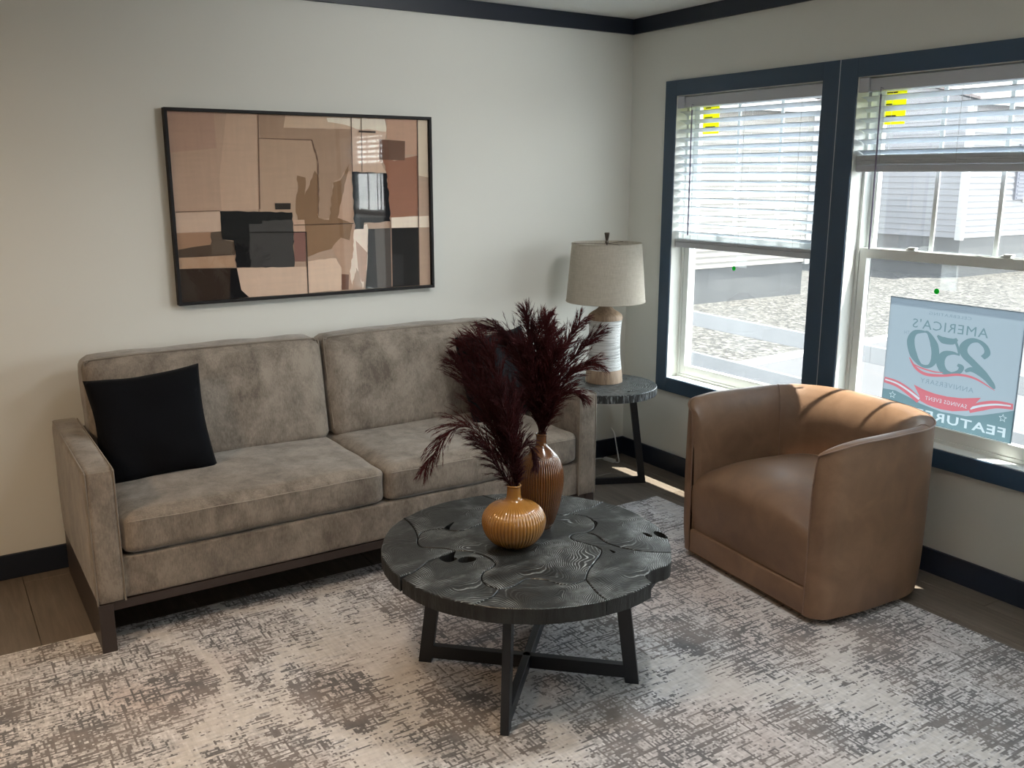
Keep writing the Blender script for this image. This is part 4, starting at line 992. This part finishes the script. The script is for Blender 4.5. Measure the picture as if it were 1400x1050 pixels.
# ------------------------------------------------------------------ picture
PX0, PX1, PZ0, PZ1 = -2.498, -1.269, 1.077, 1.892
pic = thing('framed_picture', ((PX0+PX1)/2, 0, (PZ0+PZ1)/2), 'large black-framed abstract print in beige, brown and black above the sofa', 'picture')
fw_ = .013
for q in ((PX0, PX1, PZ1-fw_, PZ1), (PX0, PX1, PZ0, PZ0+fw_), (PX0, PX0+fw_, PZ0+fw_, PZ1-fw_), (PX1-fw_, PX1, PZ0+fw_, PZ1-fw_)):
    b = MB(); b.box(q[0], q[1], -.042, -.002, q[2], q[3]); obj('frame_bar', b, M['frame'], pic, bevel=.0015)
b = MB(); b.box(PX0+fw_, PX1-fw_, -.022, -.004, PZ0+fw_, PZ1-fw_); obj('backing', b, M['frame'], pic)
ART = [
 ([(0,1),(0.318,1),(0.303,0.489),(0.158,0.483),(0,0.482)],(172,146,128)),
 ([(0.205,1),(0.318,1),(0.303,0.489),(0.166,0.483),(0.164,0.651)],(182,156,136)),
 ([(0,1),(0.161,0.998),(0.162,0.815),(0,0.788)],(165,136,120)),
 ([(0.318,1),(0.419,0.999),(0.417,0.932),(0.669,0.93),(0.667,0.692),(0.638,0.68),(0.621,0.656),(0.591,0.632),(0.578,0.431),(0.527,0.421),(0.534,0.748),(0.512,0.863),(0.322,0.871)],(156,131,112)),
 ([(0.314,0.871),(0.512,0.868),(0.534,0.748),(0.532,0.655),(0.521,0.699),(0.482,0.608),(0.474,0.434),(0.303,0.489)],(170,145,125)),
 ([(0.419,0.999),(0.653,0.997),(0.695,0.935),(0.409,0.931)],(192,168,146)),
 ([(0.673,0.998),(0.821,0.924),(0.789,0.755),(0.815,0.685),(0.669,0.695)],(198,172,152)),
 ([(0.577,0.992),(0.814,0.997),(0.821,0.924),(0.76,0.933),(0.695,0.935),(0.652,0.956),(0.581,0.969)],(222,212,196)),
 ([(0.819,0.998),(0.956,0.997),(0.952,0.796),(0.898,0.794),(0.897,0.873),(0.822,0.882)],(180,146,126)),
 ([(0.79,0.839),(0.847,0.756),(0.954,0.79),(0.949,0.429),(0.825,0.425),(0.815,0.683)],(142,100,82)),
 ([(0.79,0.88),(0.899,0.873),(0.896,0.76),(0.786,0.764)],(104,78,66)),
 ([(0.954,0.997),(1,0.998),(1,0.358),(0.951,0.422)],(205,190,170)),
 ([(0.951,0.672),(1,0.66),(1,0),(0.947,0.002)],(172,148,130)),
 ([(0.825,0.423),(0.998,0.428),(0.999,0.358),(0.826,0.363)],(222,208,192)),
 ([(0.604,0.431),(0.634,0.692),(0.669,0.698),(0.672,0.356),(0.657,0.002),(0.608,0.006),(0.607,0.177),(0.574,0.252)],(176,146,126)),
 ([(0.451,0.672),(0.483,0.66),(0.477,0.562),(0.521,0.699),(0.537,0.655),(0.528,0.432),(0.569,0.419),(0.591,0.632),(0.621,0.644),(0.638,0.68),(0.661,0.74),(0.628,0.561),(0.604,0.431),(0.664,0.393),(0.649,0.297),(0.597,0.323),(0.574,0.252),(0.523,0.236),(0.472,0.209),(0.472,0.363),(0.445,0.423),(0.44,0.516),(0.453,0.608)],(128,101,78)),
 ([(0.477,0.392),(0.664,0.393),(0.61,0.31),(0.574,0.252),(0.506,0.231),(0.472,0.209)],(134,106,82)),
 ([(0.67,0.356),(0.725,0.391),(0.729,0.36),(0.721,0.133),(0.697,0.004),(0.685,0.098),(0.672,0.136),(0.652,0.008),(0.645,0.114),(0.66,0.198)],(224,208,194)),
 ([(0.675,0.295),(0.722,0.219),(0.711,0.047),(0.693,0.048),(0.681,0.111)],(180,150,132)),
 ([(0.005,0.479),(0.158,0.483),(0.158,0.374),(0.003,0.373)],(190,166,148)),
 ([(0.003,0.371),(0.121,0.37),(0.118,0.288),(0.004,0.283)],(150,118,96)),
 ([(0.004,0.283),(0.056,0.295),(0.204,0.316),(0.202,0.242),(0.004,0.24)],(76,63,53)),
 ([(0.004,0.24),(0.202,0.239),(0.199,0.174),(0.003,0.181)],(166,137,114)),
 ([(0.121,0.37),(0.158,0.374),(0.161,0.329),(0.199,0.316),(0.202,0.242),(0.117,0.252)],(86,74,64)),
 ([(0.205,0.17),(0.471,0.156),(0.469,0),(0.243,0.003),(0.216,0.046)],(200,175,156)),
 ([(0.474,0.185),(0.522,0.194),(0.59,0.196),(0.611,0.14),(0.608,0.006),(0.469,0.004)],(210,185,165)),
 ([(0.424,0.425),(0.471,0.424),(0.472,0.357),(0.427,0.355)],(184,154,134)),
 ([(0.427,0.353),(0.472,0.357),(0.468,0.186),(0.423,0.189)],(128,94,86)),
 ([(0.61,0.101),(0.641,0.095),(0.637,0.006),(0.608,0.008)],(110,78,65)),
 ([(0.158,0.483),(0.425,0.467),(0.422,0.159),(0.205,0.172),(0.2,0.322),(0.161,0.329)],(24,25,27)),
 ([(0.26,0.41),(0.309,0.409),(0.309,0.426),(0.424,0.425),(0.422,0.159),(0.255,0.17)],(66,65,65)),
 ([(0.36,0.52),(0.421,0.519),(0.419,0.484),(0.361,0.485)],(52,47,44)),
 ([(0.002,0.181),(0.182,0.172),(0.174,0),(0,0.001)],(52,42,36)),
 ([(0.182,0.172),(0.205,0.17),(0.216,0.046),(0.243,0.003),(0.172,0)],(22,22,24)),
 ([(0.669,0.692),(0.815,0.685),(0.826,0.401),(0.712,0.398),(0.709,0.361),(0.672,0.362)],(26,26,29)),
 ([(0.679,0.525),(0.806,0.527),(0.805,0.426),(0.68,0.429)],(62,60,60)),
 ([(0.729,0.36),(0.948,0.359),(0.947,0.002),(0.708,0.003),(0.722,0.17)],(28,28,30)),
 ([(0.756,0.36),(0.826,0.361),(0.824,0.006),(0.76,0.005)],(82,77,74)),
 ([(0.827,0.201),(0.878,0.201),(0.876,0.014),(0.824,0.012)],(44,44,46)),
 ([(0.316,0.998),(0.319,0.998),(0.305,0.489),(0.301,0.489)],(110,88,76)),
 ([(0.314,0.873),(0.512,0.871),(0.514,0.865),(0.314,0.869)],(110,88,76)),
 ([(0.512,0.871),(0.516,0.87),(0.536,0.748),(0.529,0.444),(0.526,0.444),(0.533,0.748)],(110,88,76)),
 ([(0.005,0.484),(0.158,0.488),(0.158,0.483),(0.005,0.479)],(120,98,84)),
 ([(0.472,0.357),(0.477,0.357),(0.474,0),(0.469,0)],(70,58,52)),
 ([(0.428,0.397),(0.668,0.398),(0.668,0.393),(0.428,0.393)],(80,62,50)),
 ([(0.261,0.365),(0.472,0.357),(0.472,0.353),(0.26,0.36)],(20,18,18)),
 ([(0.673,1),(0.676,1),(0.672,0.692),(0.669,0.692)],(90,74,66)),
 ([(0.714,0.998),(0.717,0.998),(0.712,0.693),(0.709,0.693)],(110,92,80)),
 ([(0.703,0.927),(0.773,0.926),(0.773,0.915),(0.703,0.917)],(70,60,55)),
 ([(0.952,0.997),(0.956,0.997),(0.949,0.002),(0.945,0.002)],(90,74,66)),
 ([(0.825,0.425),(0.829,0.425),(0.826,0.006),(0.821,0.006)],(150,125,112))]

ax0, ax1, az0, az1 = PX0+fw_, PX1-fw_, PZ0+fw_, PZ1-fw_
me = bpy.data.meshes.new('print'); V = []; F = []; CL = []
LAY = [([(0,0),(1,0),(1,1),(0,1)], (172,147,129))]+ART
for k, (poly, c) in enumerate(LAY):
    if len(poly) > 5 and k: # ragged painted edges
        pp = []
        for i in range(len(poly)):
            p0, p1 = Vector(poly[i]), Vector(poly[(i+1) % len(poly)]); n = max(1, int((p1-p0).length/.02)); nn = Vector((-(p1-p0).y, (p1-p0).x)).normalized() if (p1-p0).length > 1e-6 else Vector((0,0))
            for j in range(n):
                q = p0.lerp(p1, j/n)+nn*(noise.noise(Vector((i*3.1+j, k, .5)))*.006 if j else 0); pp.append((min(1, max(0, q.x)), min(1, max(0, q.y))))
        poly = pp
    ed = [(i, (i+1) % len(poly)) for i in range(len(poly))]
    res = delaunay_2d_cdt([Vector(p) for p in poly], ed, [], 1, 1e-7)
    o = len(V); yy = -.0222-.00009*k
    V += [(lerp(ax0, ax1, p.x)-(PX0+PX1)/2, yy, lerp(az0, az1, p.y)-(PZ0+PZ1)/2) for p in res[0]]
    for f in res[2]:
        F.append(tuple(o+i for i in f)); CL.append(c)
me.from_pydata(V, [], F); ca = me.color_attributes.new('Col', 'FLOAT_COLOR', 'CORNER')
for p, c in zip(me.polygons, CL):
    lc = lin(c)
    for li in p.loop_indices: ca.data[li].color = (*lc, 1)
me.materials.append(M['art']); po = bpy.data.objects.new('print', me); COL.objects.link(po); po.parent = pic
b = MB(); b.box(ax0, ax1, -.034, -.032, az0, az1); obj('glass', b, M['picglass'], pic)

# ------------------------------------------------------------------ the sign in the right-hand window
sg = thing('window_sign', (.079, -1.955, .6015), 'pale blue sign with mirrored lettering standing against the right-hand window', 'sign')
YA, YB, ZA, ZB = -1.662, -2.244, .602, 1.116
LAYERS = []      # (polygons, material slot); later layers lie over earlier ones, all printed on one sheet
def flat(polys, m): LAYERS.append((polys, m))
def stroke(pts, widths, n=8):
    C_ = smoothpts([(x, y, 0) for x, y in pts], n); W_ = []
    for i in range(len(widths)-1): W_ += [lerp(widths[i], widths[i+1], k/n) for k in range(n)]
    W_.append(widths[-1]); L_, R_ = [], []
    for i, p in enumerate(C_):
        d = (C_[min(i+1, len(C_)-1)]-C_[max(i-1, 0)]).normalized(); nn = Vector((-d.y, d.x, 0))
        L_.append((p+nn*W_[i]/2)); R_.append((p-nn*W_[i]/2))
    return [[(q.x, q.y) for q in (L_[i], L_[i+1], R_[i+1], R_[i])] for i in range(len(C_)-1)]
def text(s, size, sl, sr, t, m, bold=0):
    """mirrored line of lettering: it reads from the right edge sr to the left edge sl when seen from the room"""
    cu = bpy.data.curves.new('t', 'FONT'); cu.body = s; cu.size = 1; cu.offset = bold; cu.resolution_u = 2; cu.space_character = 1.12
    to = bpy.data.objects.new('t', cu); COL.objects.link(to); dg = bpy.context.evaluated_depsgraph_get(); dg.update()
    tm = bpy.data.meshes.new_from_object(to.evaluated_get(dg)); bpy.data.objects.remove(to)
    xs = [v.co.x for v in tm.vertices]; ys_ = [v.co.y for v in tm.vertices]; x0, x1 = min(xs), max(xs); y0 = min(ys_); y1 = max(ys_)
    P = [(sr-(v.co.x-x0)/(x1-x0)*(sr-sl), t+(v.co.y-y0)/(y1-y0)*size) for v in tm.vertices]
    LAYERS.append(([[P[i] for i in p.vertices] for p in tm.polygons], m)); bpy.data.meshes.remove(tm)
def star(cx, cy, r):
    o = [(cx+r*(1 if i % 2 == 0 else .45)*sin(2*pi*i/10), cy+1.15*r*(1 if i % 2 == 0 else .45)*cos(2*pi*i/10)) for i in range(10)]
    i2 = [(cx+r*.70*(1 if i % 2 == 0 else .45)*sin(2*pi*i/10), cy+1.15*r*.70*(1 if i % 2 == 0 else .45)*cos(2*pi*i/10)) for i in range(10)]
    return [[o[i], o[(i+1) % 10], i2[(i+1) % 10], i2[i]] for i in range(10)]
def sy(s): return -1.700-s*.585
def sz(t): return .615+t*.505
s0, s1, t0, t1 = (-1.700-YA)/.585, (-1.700-YB)/.585, (ZA-.615)/.505, (ZB-.615)/.505
flat([[(s0, t0), (s1, t0), (s1, t1), (s0, t1)]], 0)
flat([[(s0, t0), (s0, .19), (.04, .195), (.15, .165), (.25, .13), (.42, .10), (.60, .11), (.72, .15), (.84, .20), (s1, .24), (s1, t0)]], 1)
flat(stroke([(-.058, .270), (.05, .255), (.15, .210), (.24, .150)], [.05, .055, .06, .05])+stroke([(.615, .165), (.70, .215), (.80, .255), (.915, .265)], [.05, .07, .06, .045]), 2)
flat(stroke([(-.050, .272), (.05, .258), (.15, .216), (.24, .165)], [.012, .014, .016, .02])+stroke([(.625, .180), (.70, .220), (.80, .255), (.90, .268)], [.02, .016, .014, .01]), 3)
flat([[(.186, .278), (.27, .252), (.36, .238), (.45, .236), (.56, .248), (.692, .283), (.650, .215), (.612, .158), (.50, .125), (.41, .120), (.31, .132), (.25, .152), (.235, .20)]], 2)
text('SAVINGS EVENT', .032, .285, .600, .172, 3)
text('CELEBRATING', .024, .250, .565, .880, 4)
text("AMERICA'S", .078, .130, .692, .757, 1)
text('TH', .030, .070, .112, .690, 4)
text('ANNIVERSARY', .040, .235, .635, .308, 4)
text('FEATURED', .075, .19, .885, .010, 3, .02)
# 250 in slanted heavy figures, mirrored
flat(stroke([(.232, .735), (.155, .715), (.128, .640), (.160, .530), (.225, .455), (.295, .460), (.328, .540), (.312, .640), (.262, .725), (.232, .735)], [.014, .040, .062, .060, .022, .030, .060, .060, .024, .014]), 1)
flat(stroke([(.330, .720), (.375, .690), (.445, .690), (.478, .715)], [.012, .055, .050, .02])+stroke([(.470, .69), (.492, .64), (.505, .585)], [.020, .018, .012])+stroke([(.505, .590), (.455, .598), (.395, .575), (.372, .510), (.400, .445), (.460, .428), (.515, .455), (.530, .495), (.500, .510)], [.010, .026, .052, .066, .056, .028, .034, .040, .020]), 1)
flat(stroke([(.672, .600), (.700, .640), (.682, .690), (.630, .725), (.570, .715), (.530, .660), (.545, .600), (.610, .545), (.690, .475), (.755, .405), (.778, .375)], [.035, .045, .035, .026, .044, .062, .056, .050, .052, .040, .012])+stroke([(.560, .468), (.600, .492), (.655, .480), (.715, .445), (.765, .395)], [.02, .038, .045, .045, .02]), 1)
flat(stroke([(.130, .500), (.185, .425), (.270, .385), (.400, .400), (.520, .432), (.640, .425), (.780, .362)], [.006, .022, .026, .020, .020, .016, .004])+stroke([(.155, .455), (.230, .430), (.330, .418), (.400, .425)], [.004, .012, .012, .004]), 2)
flat(star(.022, .152, .030), 3); flat(star(.856, .160, .030), 3)
VV, FF, FM = [], [], []
for k, (polys, m_) in enumerate(LAYERS):
    for P in polys:
        o = len(VV); P = [(min(s1, max(s0, x)), min(t1, max(t0, y))) for x, y in P]
        if sum(P[i][0]*P[(i+1) % len(P)][1]-P[(i+1) % len(P)][0]*P[i][1] for i in range(len(P))) < 0: P = P[::-1]
        VV += [Vector(p) for p in P]; FF.append(list(range(o, o+len(P)))); FM.append((k, m_))
res = delaunay_2d_cdt(VV, [], FF, 0, 1e-6)
b = MB(); b.v = [(.0768, sy(p.x), sz(p.y)) for p in res[0]]
PB = [([(VV[i].x, VV[i].y) for i in f], m_) for f, (k, m_) in zip(FF, FM)]
PB = [(P, m_, min(p[0] for p in P), max(p[0] for p in P), min(p[1] for p in P), max(p[1] for p in P)) for P, m_ in PB][::-1]
for f in res[2]:
    c = sum((res[0][i] for i in f), Vector((0, 0)))/len(f); x, y = c.x, c.y; mm = 0
    for P, m_, a0, a1, b0, b1 in PB:
        if a0 <= x <= a1 and b0 <= y <= b1 and inside((x, y), P): mm = m_; break
    b.f.append(tuple(f)); b.m.append(mm)
obj('printed_sheet', b, [M['board'], M['bteal'], M['bred'], M['bwhite'], M['bgrey']], sg)
b = MB()
for q in ((YA, YA-.0012, ZA, ZB), (YB+.0012, YB, ZA, ZB), (YA-.0012, YB+.0012, ZA, ZA+.0012), (YA-.0012, YB+.0012, ZB-.0012, ZB)): b.box(.0771, .0812, q[0], q[1], q[2], q[3])
obj('board_edge', b, M['bwhite'], sg)

# ------------------------------------------------------------------ added fill lights (out of the picture), brightening the room
def added_ceiling_light(x, y, watts, col, label, aim=None, cone=120, rad_=.07):
    r = thing('added_ceiling_light', (x, y, H), label, 'ceiling light', 'added recessed fill lights')
    b = MB(); b.lathe([(.088, -.001), (.088, -.008), (.078, -.010), (.078, -.001)], 32, cap=False); obj('trim_ring', b, M['whiteplastic'], r, local=True, smooth=40)
    b = MB(); b.lathe([(.077, -.0015), (.077, -.006)], 32); obj('diffuser', b, M['fillglow'], r, local=True)
    ld = bpy.data.lights.new('fill_downlight', 'SPOT'); lo = bpy.data.objects.new('fill_downlight', ld); COL.objects.link(lo)
    ld.energy = watts; ld.color = col; ld.spot_size = rad(cone); ld.spot_blend = 1; ld.shadow_soft_size = rad_
    lo.location = (x, y, H-.03-rad_*.15); d = (Vector(aim)-lo.location) if aim else Vector((0, 0, -1)); lo.rotation_euler = d.to_track_quat('-Z', 'Y').to_euler()
NEU = (1, 1, .97); WRM = (1, .70, .44)
added_ceiling_light(-.95, -2.15, 84, NEU, 'added recessed fill light nearest the windows', (-1.45, .0, 1.55), 92, .22)
added_ceiling_light(-2.0, -1.2, 20, NEU, 'added recessed fill light above the front of the sofa', (-2.0, -.9, 0), 130, .12)
added_ceiling_light(-1.45, -2.35, 62, (.96, .99, 1), 'added recessed fill light above the near edge of the rug, window side', (-1.75, -2.25, 0), 88, .12)
added_ceiling_light(-3.1, -2.4, 60, WRM, 'added recessed fill light above the near edge of the rug, far from the windows', (-2.9, -2.2, 0), 110, .12)
added_ceiling_light(-4.7, -2.0, 120, WRM, 'added recessed fill light in the far corner away from the windows', (-4.2, -.6, 0), 130, .12)
# added bowl light on the ceiling, out of the picture, throwing fill light upwards
bl = thing('added_ceiling_light', (-1.55, -3.65, H), 'added hanging bowl fill light in the middle of the room', 'ceiling light')
b = MB(); b.lathe([(.06, -.001), (.06, -.02), (.012, -.03), (.012, -.36)], 24); obj('rod', b, M['iron'], bl, local=True, smooth=40)
b = MB(); b.lathe([(.012, -.375), (.10, -.36), (.19, -.31), (.22, -.26), (.214, -.26), (.185, -.305), (.10, -.35), (.012, -.365)], 48, cap=False); obj('bowl', b, M['whiteplastic'], bl, local=True, smooth=50)
ld = bpy.data.lights.new('fill_uplight', 'SPOT'); lo = bpy.data.objects.new('fill_uplight', ld); COL.objects.link(lo); ld.energy = 430; ld.color = (.93, 1, 1); ld.spot_size = rad(165); ld.spot_blend = 1; ld.shadow_soft_size = .06
lo.location = (-1.55, -3.65, H-.27); lo.rotation_euler = (rad(180), 0, 0)
